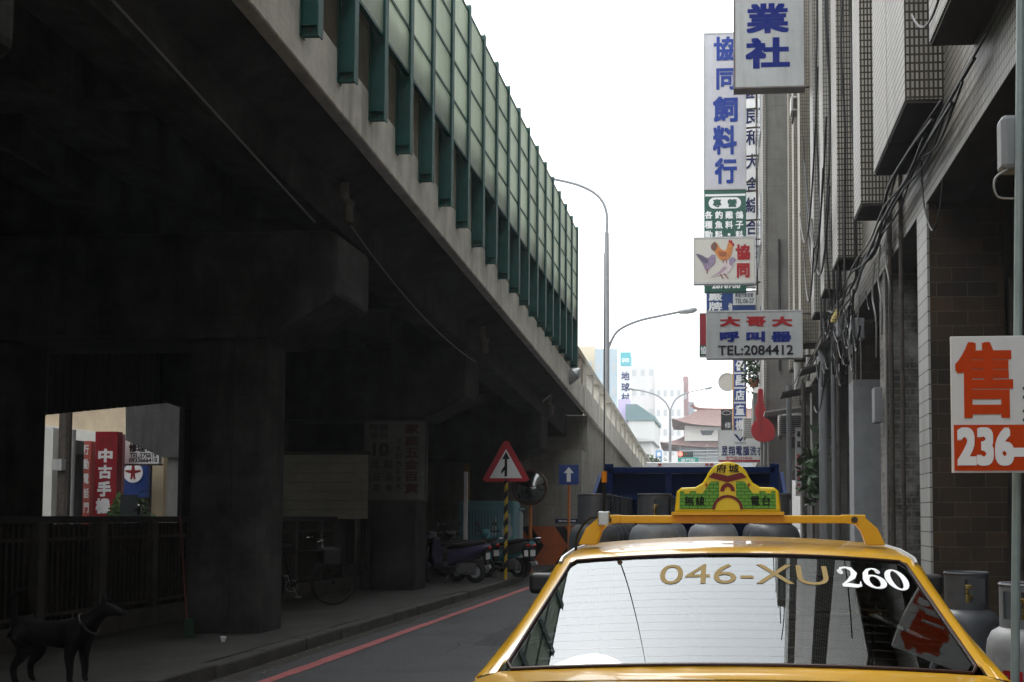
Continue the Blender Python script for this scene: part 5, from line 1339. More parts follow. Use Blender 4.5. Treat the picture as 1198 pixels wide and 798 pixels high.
blob(S3, 'painted_pigeon_wing', mat('painted mauve wing', (.30, .22, .26), .6), [(832, 323), (840, 319), (847, 312), (850, 314), (845, 319), (838, 322)], 30, .0185)
blob(S3, 'painted_pigeon_head', p_pl, [(853, 304), (857, 301), (861, 304), (858, 307), (856, 311), (853, 309)], 30, .0188)
blob(S3, 'painted_pale_pigeon', p_pk, [(830, 325), (840, 320), (846, 308), (853, 304), (857, 301), (859, 304), (857, 312), (851, 320), (842, 322)], 30, .0165)
mb = MB()
for (a, b) in (((846, 304), (846, 308)), ((850, 304), (850, 308)), ((828, 315), (827, 320)), ((847, 320), (852, 326)), ((843, 321), (846, 326))):
    mb.tube([at(*a, Y=29.982), at(*b, Y=29.982)], .012, 5)
obj('painted_legs', mb, ink_rust, S3)
S4 = sign('blue and white sign half hidden behind the pager sign', 826, 340, 885, 388, 34, sign_blue, steel_trim, .2, .03)
wx = px_rect(857.5, 341.5, 884, 357, 34); obj('white_panel', MB().box(wx[0], wx[1], 33.98, 33.987, wx[2], wx[3]), ink_white, S4)
px_text(S4, ink_white, [('廠', 829, 342, 845, 352), ('牌', 829, 353.5, 845, 364), ('修', 852, 354.5, 857, 364)], 34, 'white_lettering', .016)
px_text(S4, ink_navy, [('專業汽車音響', 860, 343, 881, 348, .01), ('TEL:06-27', 860, 349.5, 882, 355, .01)], 34, 'navy_lettering', .024)
S5 = sign('grey white pager shop sign with red, blue and black writing', 826, 363, 939, 419, 22, sign_grey, steel_trim, .25, .035, arms=.25)
px_text(S5, ink_red, [('大', 842, 370.5, 866, 382, .05), ('哥', 873, 370.5, 896, 382, .05), ('大', 903, 370.5, 927, 382, .05)], 22, 'red_lettering', .016)
px_text(S5, ink_blue, [('呼', 842, 388, 865, 400, .05), ('叫', 873, 388, 895, 400, .05), ('器', 902, 388, 926, 400, .05)], 22, 'blue_lettering', .016)
px_text(S5, ink_black, [('TEL:2084412', 840, 404, 928, 415.5, .02)], 22, 'black_lettering', .016)
S6 = sign('narrow red sign edge sticking out left of the pager sign', 818, 366, 850, 417, 24, sign_red, steel_trim, .2, .02)
wx = px_rect(818.5, 404, 849, 416, 24); obj('green_strip', MB().box(wx[0], wx[1], 23.975, 23.986, wx[2], wx[3]), sign_green, S6)
px_text(S6, ink_white, [('協', 819.5, 405.5, 827, 414.5)], 24, 'lettering', .028)
S7 = sign('blue vertical sign of white characters on an orange framed board', 857, 402, 873.5, 506, 42, ink_white, mat('orange trim', (.50, .24, .05), .5), .25, .05)
for i in range(6):
    wx = px_rect(858.8, 403 + i * 17.3, 872.5, 403 + i * 17.3 + 15, 42); obj('blue_square', MB().box(wx[0], wx[1], 41.98, 41.987, wx[2], wx[3]), sign_blue, S7)
px_text(S7, ink_white, [(c, 860.5, 404.5 + i * 17.3, 871, 404.5 + i * 17.3 + 12) for i, c in enumerate('永優昌店童機')], 42, 'lettering', .026)
S8 = sign('white laundry sign with navy wing emblem and red base line', 840, 503, 897, 541, 38, sign_white, steel_trim, .2, .03)
px_text(S8, ink_navy, [(c, 844 + i * 8.4, 522, 851.4 + i * 8.4, 533, .02) for i, c in enumerate('昱翔電腦洗衣')], 38, 'navy_lettering', .016)
px_text(S8, ink_red, [('東門店:2374026', 849, 534, 880, 537.6, .01)], 38, 'red_lettering', .016)
wx = px_rect(841, 538.2, 896, 540.4, 38); obj('red_band', MB().box(wx[0], wx[1], 37.975, 37.987, wx[2], wx[3]), sign_red, S8)
mb = MB()
for s in (-1, 1):
    c = at(866, 512, Y=37.984); k = .0317
    mb.prism([(0, -5 * k), (s * 8 * k, 4.5 * k), (s * 4 * k, 3.5 * k), (0, -2 * k)], c, (1, 0, 0), (0, 0, 1), (0, -.004, 0))
obj('emblem', mb, ink_navy, S8)
px_text(S8, ink_navy, [('YIH SHYR', 859, 517, 873, 520, .0)], 38, 'small_lettering', .016)
S9 = sign('small black hanging sign left of the blue vertical sign', 843.5, 479, 856.5, 503, 41, black_plastic, iron, .15, .03)
px_text(S9, ink_white, [('修', 848, 494, 855, 501, .0)], 41, 'lettering', .016)
c = at(850, 483, Y=40.985); obj('emblem', MB().tube([c + Vector((.18 * math.cos(t), 0, .08 * math.sin(t))) for t in [k * math.pi / 8 for k in range(16)]], .008, 5, closed=True), ink_white, S9)
rs = thing('round_sign', 'pale round sign in a thin square frame', 'shop sign', at(849, 460, Y=44))
c = at(851, 447, Y=44)
obj('disc', MB().lathe([(0, -.001), (.40, 0), (.40, .15), (0, .15)], c, 28, 'y'), mat('cream sign', (.62, .60, .54)), rs)
obj('rim', MB().lathe([(.36, -.02), (.41, -.02), (.41, -.002), (.36, -.002)], c, 28, 'y', closed=True), galv, rs)
obj('frame', MB().tube([c + Vector((a, .08, b)) for a, b in ((-.46, -.46), (.46, -.46), (.46, .46), (-.46, .46))], .018, 6, closed=True), galv, rs)
gt = thing('guitar_sign', 'red guitar shaped sign on the concrete building', 'shop sign', at(890, 512, Y=27.3))
P_ = [(887, 455), (892, 455), (893, 462), (894, 474), (896, 480), (894, 487), (900, 492), (906, 500), (906, 512), (897, 517), (885, 515), (879, 506), (880, 497), (885, 490), (883, 483), (884, 476), (886, 470)]
Q = spline([Vector((at(u, v, Y=27.3).x, 0, at(u, v, Y=27.3).z)) for u, v in P_ + P_[:1]], 4)[:-1]
obj('body', MB().prism([(q.x, q.z) for q in Q], (0, 27.3, 0), (1, 0, 0), (0, 0, 1), (0, .12, 0)), mat('guitar red', (.42, .03, .035), .45), gt, bevel=.01)
mb = MB()
for k in range(4): mb.tube([at(888 + k, 456, Y=27.29), at(889 + k * 1.2, 508, Y=27.29)], .0022, 4)
obj('strings', mb, ink_black, gt)
S10 = sign('small white vertical sign with red writing low on the right side', 931, 500, 937.5, 580, 25, sign_white, steel_trim, .12, .015)
px_text(S10, ink_red, [('洗', 932, 531, 936.8, 545), ('衣', 932, 548, 936.8, 562), ('店', 932, 565, 936.8, 577)], 25, 'red_lettering', .016)
px_text(S10, ink_black, [('專', 932.2, 504, 936.6, 512), ('業', 932.2, 516, 936.6, 524)], 25, 'black_lettering', .016)
# sale board
fs_ = thing('sale_sign', 'white and orange for-sale board with orange character 售', 'sign', (px_, 4.0, 1.6))
x0, x1, z0, z1 = px_rect(1113, 393, 1232, 553, 4.0); zm = px_rect(1113, 497, 1232, 553, 4.0)[3]
obj('board', MB().box(x0, x1, 4.0, 4.012, z0, z1), mat('white corrugated plastic', (.62, .62, .61), .5, var=.03, vscale=4), fs_, bevel=.002)
obj('orange_band', MB().box(x0 + .008, x1, 3.9955, 3.9995, z0 + .008, zm), ink_orange, fs_)
px_text(fs_, ink_orange, [('售', 1117, 400, 1185, 489, .03)], 4.0, 'large_character', .003)
px_text(fs_, ink_white, [('236-2', 1119, 500, 1222, 545, .045)], 4.0, 'number', .008)
px_text(fs_, sign_green, [('地', 1196, 447, 1215, 470, .03), ('坪', 1196, 474, 1215, 497, .03)], 4.0, 'green_lettering', .003)
obj('wire_tie', MB().tube([(px_, 4.015, z1 - .05), (px_, 4.14, z1 - .05)], .004, 6).tube([(px_, 4.015, z0 + .05), (px_, 4.14, z0 + .05)], .004, 6), galv, fs_)
# creeper on the concrete balcony
def leaves(mb, c, rx, ry, rz, n, s, rr):
    for k in range(n):
        d = Vector((rr.gauss(0, .45), rr.gauss(0, .45), rr.gauss(0, .45))); p = Vector(c) + Vector((d.x * rx, d.y * ry, d.z * rz))
        a = Vector((rr.uniform(-1, 1), rr.uniform(-1, 1), rr.uniform(-1, 1))).normalized(); b = a.cross(Vector((rr.uniform(-1, 1), rr.uniform(-1, 1), rr.uniform(-1, 1)))).normalized(); q = s * rr.uniform(.6, 1.3)
        mb.add([p - a * q, p + b * q * .4, p + a * q, p - b * q * .4], [(0, 1, 2, 3)])
leaf = mat('green leaves', (.026, .055, .018), .6, var=.5, vscale=2.5)
pt = thing('balcony_plant', 'green potted plant spilling above the red guitar sign', 'plant', at(880, 440, Y=31))
mb = MB(); leaves(mb, at(880, 430, Y=31), .35, .5, .75, 260, .10, r2); obj('foliage', mb, leaf, pt)
c = at(882, 446, Y=31); obj('pot', MB().lathe([(.12, -.18), (.17, .05), (.15, .05), (.1, -.1)], c, 14), mat('terracotta', (.25, .10, .05), .8), pt)
pt = thing('roadside_plant', 'dark green spiky plant at the pavement beside the truck', 'plant', (1.75, 20.8, 0))
mb = MB(); leaves(mb, (1.75, 20.8, 2.3), .3, .4, .7, 120, .16, r2); obj('foliage', mb, leaf, pt)
mb = MB().tube([(1.75, 20.8, .1), (1.74, 20.85, 2.4)], .03, 6); obj('stem', mb, iron, pt)

# ------------------------------------------------------------------ street lamps, lights
def lamp_head(mb, p, d, L=.7):
    d = Vector(d).normalized(); mb.tube([p, p + d * L * .15, p + d * L * .5, p + d * L * .85, p + d * L], [.05, .10, .13, .11, .03], 10)
zb = at(712, 480, Y=37).z - .4
xl = at(712, 400, Y=37).x
lp = thing('street_lamp', 'tall two armed street lamp standing on the ramp', 'street lamp', (xl, 37, zb))
zt = at(712, 272, Y=37).z
obj('pole', MB().tube([(xl - .08, 37, zb), (xl - .08, 37, zt - 2), (xl - .08, 37, zt)], [.12, .10, .085], 12), pole_grey, lp, smooth=True)
end = at(640, 208, Y=37)
mb = MB().tube(spline([(xl - .08, 37, zt - .02), at(709, 246, Y=37), at(698, 228, Y=37), at(675, 216, Y=37), end]), .055, 8); obj('upper_arm', mb, pole_grey, lp, smooth=True)
mb = MB(); lamp_head(mb, end + Vector((.2, 0, 0)), (-1, 0, .15), .9); obj('lamp_head', mb, galv, lp, smooth=True)
e2 = at(800, 364, Y=37); s2 = at(711.5, 408, Y=37)
mb = MB().tube(spline([s2, at(722, 388, Y=37), at(745, 376, Y=37), at(775, 369, Y=37), e2]), .05, 8); obj('lower_arm', mb, pole_grey, lp, smooth=True)
mb = MB(); lamp_head(mb, e2 + Vector((-.25, 0, -.02)), (1, 0, .1), .75); obj('lamp_head', mb, galv, lp, smooth=True)
ul = thing('bracket_lamp', 'silver bracket lamp jutting from the third pier cap', 'street lamp', at(630, 474, Y=25.6))
a, b = at(631, 473, Y=25.6), at(662, 446, Y=25.6)
obj('arm', MB().tube([a, b], .028, 8), galv, ul, smooth=True)
d = (b - a).normalized(); mb = MB().tube([b - d * .1, b + d * .05, b + d * .32, b + d * .48], [.05, .16, .17, .03], 12); obj('lamp_head', mb, galv, ul, smooth=True)
fl = thing('street_lamp', 'far slender lamp post with two spreading arms before the temple', 'street lamp', (at(784, 545, Y=70).x, 70, 0))
xf_ = at(784, 500, Y=70).x; zt = at(784, 480, Y=70).z
obj('pole', MB().tube([(xf_, 70, 0), (xf_, 70, zt)], [.13, .08], 10), pole_grey, fl, smooth=True)
for pts in ([(784, 481), (778, 470), (765, 461), (745, 456)], [(784, 481), (790, 468), (803, 460), (824, 455)]):
    q = [at(u, v, Y=70) for u, v in pts]; obj('arm', MB().tube(spline(q), .05, 8), pole_grey, fl, smooth=True)
    mb = MB(); lamp_head(mb, q[-1], q[-1] - q[-2], .6); obj('lamp_head', mb, galv, fl, smooth=True)
tl = thing('traffic_light', 'horizontal traffic light showing red above a green street sign', 'traffic light', (3.0, 75, 0))
x0, x1, z0, z1 = px_rect(793, 528, 811, 534.5, 75)
obj('housing', MB().box(x0, x1, 75, 75.25, z0, z1), black_plastic, tl, bevel=.03)
r_ = (z1 - z0) * .40
for k, m in enumerate((mat('lit red lens', (.5, .02, .02), .4, emit=((1, .06, .04), 3.0)), mat('dark amber lens', (.05, .04, .01), .3), mat('dark green lens', (.01, .04, .03), .3))):
    obj('lens', MB().lathe([(r_, -.03), (0, -.04)], (x0 + (x1 - x0) * (k + .5) / 3, 75, (z0 + z1) / 2), 16, 'y'), m, tl)
obj('mast', MB().tube([(3.0, 75.2, 0), (3.0, 75.2, z1 + .5)], .12, 10), pole_grey, tl, smooth=True)
mb = MB()
for dz in (.1, -.15, -.4): mb.tube([(x0, 75.2, z1 + dz - .1), (3.0, 75.2, z1 + dz)], .05, 8)
obj('mast_arm', mb, pole_grey, tl, smooth=True)
x0, x1, z0, z1 = px_rect(793, 535, 817, 542, 74.9)
p_ = obj('street_sign', MB().box(x0, x1, 74.9, 74.95, z0, z1), mat('street sign green', (.015, .22, .18), .5), tl)
letters(p_, ink_white, [('東門街', 0, 0, (x1 - x0) * .7, (z1 - z0) * .6, .0)], ((x0 + x1) / 2, 74.89, (z0 + z1) / 2))
# white box truck ahead, its roof just above the blue headboard
bt = thing('box_truck', 'white box truck ahead, only its roof showing over blue truck', 'truck', (-1.2, 32, 0))
obj('cargo_box', MB().box(-2.35, -.15, 30.0, 35.2, .9, 3.06), mat('white truck paint', (.70, .71, .72), .4, var=.03), bt, bevel=.03)
obj('cab', MB().box(-2.2, -.3, 35.3, 37.0, .6, 2.5), mat('white truck paint', (.70, .71, .72)), bt, bevel=.12)
obj('chassis', MB().box(-1.8, -.7, 30.1, 36.8, .55, .89), iron, bt)
for x in (-2.15, -.4):
    for y in (31.2, 36): obj('wheel', ring(MB(), (x + .05, y, .42), .28, .13, 'x', 22, 8).lathe([(.2, -.06), (.2, .06)], (x + .05, y, .42), 16, 'x'), black_rubber, bt, smooth=True)
    obj('rear_door', MB().box(-2.3 if x < -1 else -1.23, -1.27 if x < -1 else -.2, 29.97, 29.999, .98, 2.9), mat('white truck paint', (.70, .71, .72)), bt, bevel=.006)
for x in (-.62, -.48, -2.0): obj('marker_light', MB().box(x, x + .1, 29.96, 29.999, 2.96, 3.02), mat('red lens', (.35, .015, .01)), bt)

# ------------------------------------------------------------------ far buildings
roof_t = mat('terracotta temple roof', (.13, .075, .064), .8, var=.2, vscale=2)  # red greyed in the colour to stand in for distance haze
white_w = mat('white temple wall', (.55, .54, .50), .8, var=.06)
tm = thing('temple_gate', 'old city gate temple with two tiers of red tiled roof', 'temple', (2, 134, 0))
obj('gate_base', MB().box(-6.6, 12, 131.5, 139, 0, 7.6), mat('grey stone base', (.28, .27, .25), .9, var=.15), tm)
obj('lower_wall', MB().box(-6.0, 11.4, 132, 138.5, 7.6, 10.6), mat('blue grey wall', (.34, .37, .38), .8), tm)
obj('upper_wall', MB().box(-5.4, 10.8, 132.6, 138, 11.3, 13.4), white_w, tm)
def hip(x0, x1, y0, y1, z0, z1, inset, lift):
    """hipped roof with upturned corners"""
    rows = []
    N = 16
    for j in range(6):
        t = j / 5; zc = z0 + (z1 - z0) * (t ** 1.5); ix = inset * t; iy = (y1 - y0) / 2 * t * .96
        ring_ = []
        for k in range(N + 1):
            a = k / N; ring_.append((x0 + ix + (x1 - x0 - 2 * ix) * a, y0 + iy, zc + lift * (1 - t) * (abs(2 * a - 1) ** 4)))
        for k in range(1, 5):
            a = k / 4; ring_.append((x1 - ix, y0 + iy + (y1 - y0 - 2 * iy) * a, zc + lift * (1 - t) * (abs(2 * a - 1) ** 4)))
        for k in range(1, N + 1):
            a = 1 - k / N; ring_.append((x0 + ix + (x1 - x0 - 2 * ix) * a, y1 - iy, zc + lift * (1 - t) * (abs(2 * a - 1) ** 4)))
        for k in range(1, 5):
            a = 1 - k / 4; ring_.append((x0 + ix, y0 + iy + (y1 - y0 - 2 * iy) * a, zc + lift * (1 - t) * (abs(2 * a - 1) ** 4)))
        rows.append(ring_)
    mb = MB().grid(rows); mb.f.append(tuple(range(len(rows[0]) - 1))); return mb
lr = obj('lower_roof', hip(-8.4, 13.8, 129.8, 140.6, 10.3, 12.2, 3.0, .7), roof_t, tm)
ur = obj('upper_roof', hip(-7.0, 12.4, 131, 139.4, 13.1, 15.6, 3.2, 1.0), roof_t, tm)
mb = MB().tube(spline([(-4.6, 135.2, 16.3), (-3.6, 135.2, 15.75), (0, 135.2, 15.6), (6, 135.2, 15.6), (9, 135.2, 15.75), (10, 135.2, 16.3)]), .22, 8); obj('ridge', mb, mat('dark ridge tiles', (.16, .07, .05), .8), ur)
mb = MB()
for z0, zz, xx0, xx1, ya, yb, ins in ((10.3, 12.2, -8.4, 13.8, 129.8, 135.2, 3.0), (13.1, 15.6, -7, 12.4, 131, 135.2, 3.2)):
    pass
for k in range(6): obj('column', MB().tube([(-5.8 + k * 3.3, 131.2, 7.6), (-5.8 + k * 3.3, 131.2, 10.7)], .2, 10), mat('grey temple column', (.3, .3, .3), .8), tm, smooth=True)
for k in range(3):
    c = Vector((-2.5 + k * 4, 132.55, 12.4)); obj('window', MB().prism([(-.9, .25), (.9, .25), (.6, -.35), (-.6, -.35)], c, (1, 0, 0), (0, 0, 1), (0, -.06, 0)), mat('dark window glass', (.02, .024, .026)), tm)
def tower(label, x0, x1, y0, y1, z, m, nx, nz, wz=1.4, cat='building', z_start=2):
    t = thing('high_rise' if z > 15 else 'house', label, cat, ((x0 + x1) / 2, y0, 0)); obj('wall', MB().box(x0, x1, y0, y1, 0, z), m, t)
    k = 0
    for i in range(nx):
        for j in range(nz):
            zz = z_start + j * (z - z_start) / nz; w_ = (x1 - x0) / nx
            obj('window', MB().box(x0 + w_ * (i + .25), x0 + w_ * (i + .75), y0 - .06, y0 - .002, zz, zz + wz), mat('haze paled glass', (.36, .38, .39), .3), t); k += 1  # distance haze put into the pane colour, close to the wall's
    return t
pale1 = mat('pale tower tiles', (.50, .49, .48), .7, var=.06, vscale=.3)
x0, x1, z0, z1 = px_rect(737, 417, 767, 545, 222)
t1 = tower('tall pale tower block with rooftop masts', x0, x1, 222, 236, z1, pale1, 3, 8)
mb = MB()
for x in (x0 + 2, x0 + 4): mb.tube([(x, 226, z1), (x, 226, z1 + 3.5)], .12, 6)
mb.box(x0 + 1, x0 + 3.2, 224, 228, z1, z1 + .9); obj('mast', mb, galv, t1)
x0, x1, z0, z1 = px_rect(766.5, 441, 798, 545, 221)
t2 = tower('lower pale wing in front of the tall tower', x0, x1, 221, 235, z1, mat('white tower tiles', (.56, .55, .54), .7, var=.05, vscale=.3), 4, 7)
x0, x1, z0, z1 = px_rect(675, 405, 696, 545, 165); tower('cream block just above the ramp parapet', x0 - 8, x1, 165, 180, z1, mat('cream block', (.50, .43, .30), .8, var=.05), 5, 7)
x0, x1, z0, z1 = px_rect(696, 408, 722, 545, 160); tower('pale blue block behind the two armed lamp', x0, x1, 160, 172, z1, mat('pale blue glass block', (.30, .38, .42), .3, var=.05), 3, 7)
x0, x1, z0, z1 = px_rect(799, 440, 805, 545, 230); tower('slim reddish tower beside the pale wing', x0, x1, 230, 236, z1, mat('dull red tower', (.22, .11, .105), .7), 1, 6)
x0, x1, z0, z1 = px_rect(798, 470, 812, 545, 235); tower('small blue grey block behind the temple roof', x0, x1, 235, 245, z1, mat('blue grey block', (.25, .30, .36), .7), 2, 4)
x0, x1, z0, z1 = px_rect(735, 482, 765, 545, 118); hs2 = tower('small house with teal gable below the sign tower', x0, x1, 118, 128, z1 - 1, mat('pale house wall', (.50, .51, .49), .8), 3, 2, 1.0)
obj('gable', MB().prism([(x0 - .3, z1 - 1), (x1 + .2, z1 - 1), (x1 + .2, z1 - .6), (x0 + 1, z1 + .9), (x0 - .3, z1 + .9)], (0, 117.8, 0), (1, 0, 0), (0, 0, 1), (0, 10.4, 0)), mat('teal gable', (.12, .19, .20), .7), hs2)
x0, x1, z0, z1 = px_rect(741, 517, 762, 545, 95); hs3 = tower('low white house with pale lean-to roof', x0 - 3, x1, 95, 103, z1, mat('low house wall', (.52, .52, .50), .8), 3, 1, 1.0)
obj('roof', MB().hexa([(x0 - 3.3, 94.5, z1), (x1 + .3, 94.5, z1), (x1 + .3, 103.3, z1), (x0 - 3.3, 103.3, z1)], [(x0 - 3.3, 94.5, z1 + .9), (x1 + .3, 94.5, z1 + .12), (x1 + .3, 103.3, z1 + .12), (x0 - 3.3, 103.3, z1 + .9)]), mat('pale sheet roof', (.42, .43, .42), .6), hs3)
x0, x1, z0, z1 = px_rect(726, 412, 737.5, 545, 120)
tw = thing('sign_tower', 'tall teal topped sign tower with navy vertical characters', 'sign tower', ((x0 + x1) / 2, 120, 0))
zs = px_rect(726, 467, 737, 545, 120)[3]; zq = px_rect(726, 428, 737, 545, 120)[3]
obj('shaft', MB().box(x0, x1, 120, 121.2, zs, zq), mat('pale sign panel', (.56, .58, .60), .5), tw)
obj('base', MB().box(x0 - .3, x1, 119.9, 121.3, 0, zs - .01), mat('lilac sign panel', (.44, .38, .58), .5), tw)
obj('head', MB().box(x0 - .02, x1 + .02, 119.95, 121.25, zq + .01, z1), mat('teal sign head', (.08, .36, .42), .5), tw)
px_text(tw, ink_navy, [(c, 726.8, v, 736.5, v + 10) for c, v in zip('地球村', (435, 448, 460))], 120, ahead=.01)
px_text(tw, ink_white, [('GVO', 727.5, 419, 736, 424, .03)], 119.95, 'white_lettering', .01)
def bush(label, c, rx, ry, rz, n, s, name='tree', trunk=True):
    t = thing(name, label, 'tree', (c[0], c[1], 0)); rr = random.Random(int(abs(c[0] * 31 + c[1])))
    mb = MB()
    for k in range(14):
        q = Vector(c) + Vector((rr.uniform(-.7, .7) * rx, rr.uniform(-.7, .7) * ry, rr.uniform(-.6, .7) * rz)); leaves(mb, q, rx * .5, ry * .5, rz * .45, n // 14, s, rr)
    obj('crown', mb, leaf, t); mb = MB().tube([(c[0], c[1], 0), (c[0] + .1, c[1], c[2])], [.18, .09], 8)
    for k in range(4): mb.tube([(c[0] + .05, c[1], c[2] * .6), (c[0] + rr.uniform(-.6, .6) * rx, c[1] + rr.uniform(-.5, .5) * ry, c[2] + rr.uniform(0, .6) * rz)], [.08, .03], 6)
    obj('trunk', mb, iron, t)
p = at(752, 540, Y=88); bush('dark leafy tree beside the foot of the ramp', (p.x, 88, p.z - .6), 2.2, 2, 1.1, 1500, .22)
p = at(728, 545, Y=92); bush('leafy tree half hidden behind the ramp parapet', (p.x, 92, p.z - .6), 2.0, 2, 1.1, 1200, .22)
x0, x1, z0, z1 = px_rect(767, 527, 774.5, 542, 90); b_ = thing('banner_sign', 'small pale blue roadside banner below the far lamp', 'sign', (x0, 90, 0))
obj('panel', MB().box(x0, x1, 90, 90.1, z0, z1), mat('pale blue banner', (.16, .30, .52), .5), b_); obj('post', MB().tube([((x0 + x1) / 2, 90.05, 0), ((x0 + x1) / 2, 90.05, z0)], .05, 8), pole_grey, b_)
px_text(b_, ink_white, [('售', 768.5, 529, 773, 534), ('票', 768.5, 535.5, 773, 540.5)], 90, ahead=.006)
# blocks filling the left side of the bridge and behind the viewer
def plain_block(label, x0, x1, y0, y1, z, m, face='x'):
    t = thing('apartment_block', label, 'building', ((x0 + x1) / 2, (y0 + y1) / 2, 0)); obj('wall', MB().box(x0, x1, y0, y1, 0, z), m, t)
    y = y0 + .9
    while y < y1 - 1.8:
        zz = 4.6
        while zz < z - 1.6:
            w_ = obj('window', MB().box(x1 + .002, x1 + .04, y, y + 1.3, zz, zz + 1.4), alu, t); obj('pane', MB().box(x1 + .041, x1 + .05, y + .06, y + 1.24, zz + .06, zz + 1.34), dark_glass, w_); zz += 3.1
        y += 2.6
    return t
plain_block('beige apartment block across the street left of the bridge, nearer end', -28, -17.6, 4, 21.5, 13, tile_cream)
plain_block('grey apartment block across the street left of the bridge, farther end', -28, -17.8, 32, 60, 14, concrete_grey)

vd = thing('parallel_viaduct', 'deck of the second viaduct beyond the far side of the elevated road', 'elevated road', (-14, 20, 5))
obj('deck_slab', MB().box(-13.4, -11.6, 19.92, 60, 4.9, 5.4), concrete_soot, vd)
obj('parapet', MB().box(-13.55, -13.41, 19.92, 60, 4.8, 6.3).box(-11.59, -11.45, 19.92, 60, 4.8, 6.3), concrete_pale, vd)
# ------------------------------------------------------------------ street seen through the gap under the bridge
ph = thing('phone_shop', 'beige phone shop building seen through the gap under the bridge', 'building', (-20, 26, 0))
beige = mat('peeling beige wall', (.36, .29, .20), .85, var=.15, vscale=2, stain=.5, stain_scale=1.2, stain_col=(.2, .15, .1))
obj('wall', MB().box(-27, -17.5, 21.6, 31.9, 3.75, 12), beige, ph)
obj('slab', MB().box(-27, -16.9, 21.6, 31.9, 3.45, 3.74), white_w, ph)
mb = MB()
for y in (21.7, 24.8, 28.2, 31.4): mb.box(-17.7, -17.2, y, y + .35, 0, 3.45)
obj('pillar', mb, white_w, ph)
obj('shop_front', MB().box(-21.2, -21, 21.6, 31.9, 0, 3.45), dark_inside, ph)
for y in (22.3, 25.4, 28.8):
    w_ = obj('window', MB().box(-17.49, -17.45, y, y + 1.8, 5, 6.6), alu, ph); obj('pane', MB().box(-17.449, -17.44, y + .06, y + 1.74, 5.06, 6.54), dark_glass, ph if False else w_)
def lsign(label, u0, v0, u1, v1, Y, m, txt=None, tm_=None, items=None, d=.14, fm=None, name='shop_sign'):
    x0, x1, z0, z1 = px_rect(u0, v0, u1, v1, Y); t = thing(name, label, 'shop sign', ((x0 + x1) / 2, Y, z0))
    obj('panel', MB().box(x0, x1, Y, Y + d, z0, z1), m, t)
    if fm: obj('frame', MB().box(x0 - .03, x1 + .03, Y - .01, Y + d, z1 + .001, z1 + .04).box(x0 - .03, x1 + .03, Y - .01, Y + d, z0 - .04, z0 - .001), fm, t)
    if items: px_text(t, tm_, items, Y, ahead=.006)
    return t
L1 = lsign('tall red sign with white second hand phone characters', 110, 505, 136, 640, 23.0, sign_red, None, ink_white, [('中', 115, 525, 132, 541, .05), ('古', 115, 544, 131, 560, .05), ('手', 114, 563, 130, 581, .05), ('機', 112, 583, 129, 601, .05)], d=.2)
px_text(L1, ink_rust, [('新', 116, 511, 123, 521), ('航', 125, 511, 132, 521)], 23.0, 'faint_lettering', .005)
lsign('narrow pink edged banner right of the tall red sign', 136.5, 508, 141, 640, 23.4, mat('pink banner', (.55, .22, .24), .6), None, ink_white, [(c, 137, v, 140.5, v + 10) for c, v in zip('手機專賣店', (520, 535, 550, 565, 580))])
lsign('narrow red vertical banner on white pillar left of red sign', 97, 516, 105, 640, 23.0, mat('faded red banner', (.45, .09, .07), .6), None, ink_white, [(c, 98, v, 104, v + 12) for c, v in zip('行動電話門', (520, 537, 554, 571, 588))])
L2 = lsign('white black lettered repair sign under the concrete pier', 140, 514, 186, 542.5, 23.8, ink_white, None, ink_black, [('修理', 151, 518, 170, 529, .04), ('電', 171, 518, 183, 529), ('TEL:275819', 152, 530, 183, 535.5, .03), ('0933666410', 151, 536, 184, 541, .03)], fm=iron)
L3 = lsign('blue panel sign with white disc and red emblem', 143, 543, 172, 582, 25.2, sign_blue)
c = at(156, 553, Y=25.19)
obj('disc', MB().lathe([(.26, .0), (.26, -.01), (0, -.011)], c, 28, 'y'), ink_white, L3); obj('ring', MB().lathe([(.255, -.012), (.285, -.012), (.285, .001), (.255, .001)], c, 28, 'y', closed=True), sign_blue, L3)
obj('emblem', MB().prism([(-.13, -.17), (-.07, -.17), (-.05, -.02), (-.2, .02), (-.2, .07), (-.05, .06), (-.03, .2), (.03, .2), (.05, .06), (.2, .07), (.2, .02), (.05, -.02), (.07, -.17), (.02, -.17), (0, -.08), (-.02, -.17)], (c.x, 25.176, c.z), (1, 0, 0), (0, 0, 1), (0, -.003, 0)), ink_rust, L3)
for (u, r_, lb, m) in ((65, .085, 'fat grey downpipe at the left of the gap', pvc), (84, .06, 'pale slim downpipe beside the dark pole in the gap', pvc_white)):
    q = at(u, 560, Y=22.0); single('drain_pipe', lb, 'pipe', MB().tube([(q.x, 22.0, 0), (q.x, 22.0, 3.4)], r_, 10), m, smooth=True)
q = at(75, 560, Y=21.4); up = thing('utility_pole', 'dark utility pole with grey box in the gap', 'pole', (q.x, 21.4, 0)); obj('shaft', MB().tube([(q.x, 21.4, 0), (q.x, 21.4, 8)], .13, 10), iron, up, smooth=True); z_ = at(74, 544, Y=21.3).z; obj('box', MB().box(q.x - .12, q.x + .1, 21.15, 21.3, z_ - .12, z_ + .12), pvc_white, up)
q = at(56, 560, Y=21.6); single('white_column', 'white painted column at the left end of the gap', 'column', MB().box(q.x - .16, q.x + .16, 21.5, 21.8, 0, 3.4), white_w)
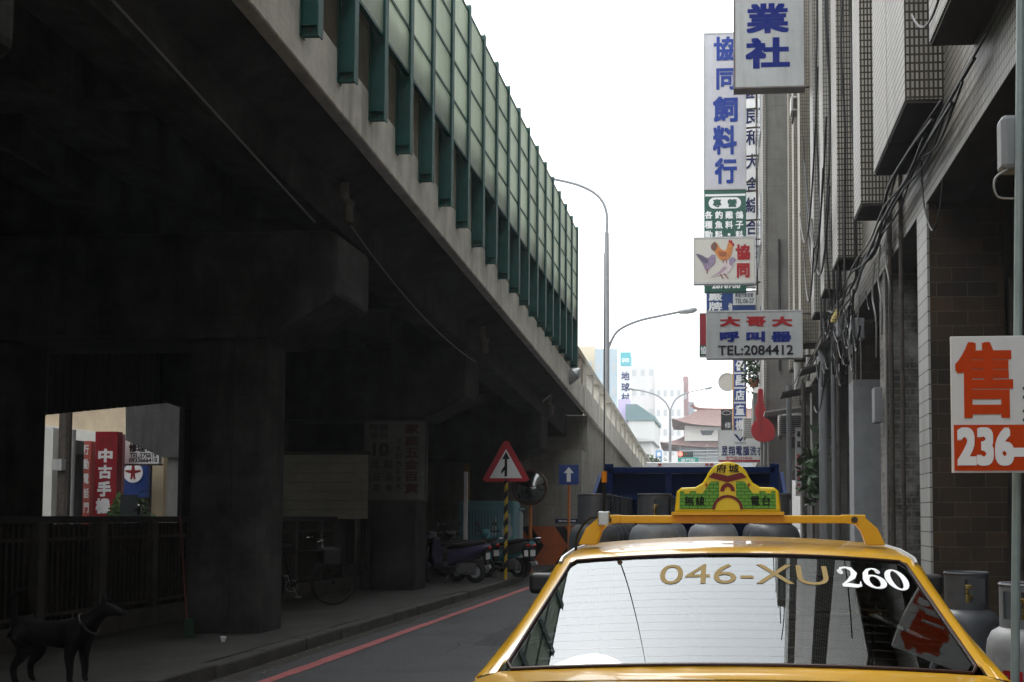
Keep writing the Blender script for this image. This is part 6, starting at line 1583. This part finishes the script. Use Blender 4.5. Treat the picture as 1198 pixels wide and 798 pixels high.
for i, (u, s, lb) in enumerate(((137, .8, 'spiky green potted plant below the red sign'), (163, 1.0, 'leafy potted plant below the blue sign'))):
    q = at(u, 604, Y=22.6); t = thing('potted_plant', lb, 'plant', (q.x, 22.6, 0)); mb = MB(); leaves(mb, (q.x, 22.6, 1.5), (.20 * s), .3, .42 * s, 150, .10, r2); obj('foliage', mb, mat('bright leaves', (.045, .095, .022), .6, var=.4), t); obj('pot', MB().lathe([(.2, 0), (.28, 1.0), (.24, 1.0), (.2, .9)], (q.x, 22.6, 0), 14), mat('terracotta', (.25, .1, .05)), t)
q = at(149, 604, Y=22.2); t = thing('parked_scooter', 'dark covered scooter parked below the repair sign', 'scooter', (q.x, 22.2, 0))
obj('body', MB().box(q.x - .25, q.x + .25, 22.0, 23.4, .3, 1.0).box(q.x - .2, q.x + .2, 22.3, 22.5, .9, 1.75), dark_p, t, bevel=.1); obj('seat', MB().box(q.x - .17, q.x + .17, 22.5, 23.3, 1.0, 1.12), seat_k, t, bevel=.04)
for y in (22.2, 23.3): obj('wheel', ring(MB(), (q.x, y, .24), .18, .06, 'x'), black_rubber, t, smooth=True)
obj('windshield', MB().box(q.x - .2, q.x + .2, 22.24, 22.26, 1.5, 1.95), dark_glass, t)
wl = single('yard_wall', 'beige yard wall right of the blue sign', 'wall', MB().box(at(178, 560, Y=26).x, at(191, 560, Y=26).x, 26, 26.3, 0, 3.6), mat('warm beige wall', (.42, .34, .22), .85, var=.08))
# the parallel viaduct on the far side
vp = thing('viaduct_pier', 'pale stained concrete pier of the parallel viaduct in the gap', 'bridge pier', (at(200, 560, Y=20).x, 20, 0))
xa, xb = at(188, 560, Y=20).x, at(215, 560, Y=20).x
obj('column', MB().box(xa + .12, xb + .3, 20.02, 20.8, 0, 3.0), mat('light stained concrete', (.14, .14, .13), .9, var=.15, vscale=2, stain=.6, streak=True, stain_col=(.06, .06, .055)), vp)
pz = [at(147, 515, Y=19.9), at(190, 535, Y=19.9), at(215, 536, Y=19.9), at(225, 440, Y=19.9), at(147, 440, Y=19.9)]
obj('cap', MB().prism([(q.x, q.z) for q in pz], (0, 19.9, 0), (1, 0, 0), (0, 0, 1), (0, 1.0, 0)), mat('dark stained concrete cap', (.06, .06, .056), .9, var=.25, vscale=3, stain=.7, streak=True, stain_col=(.015, .015, .014)), vp)
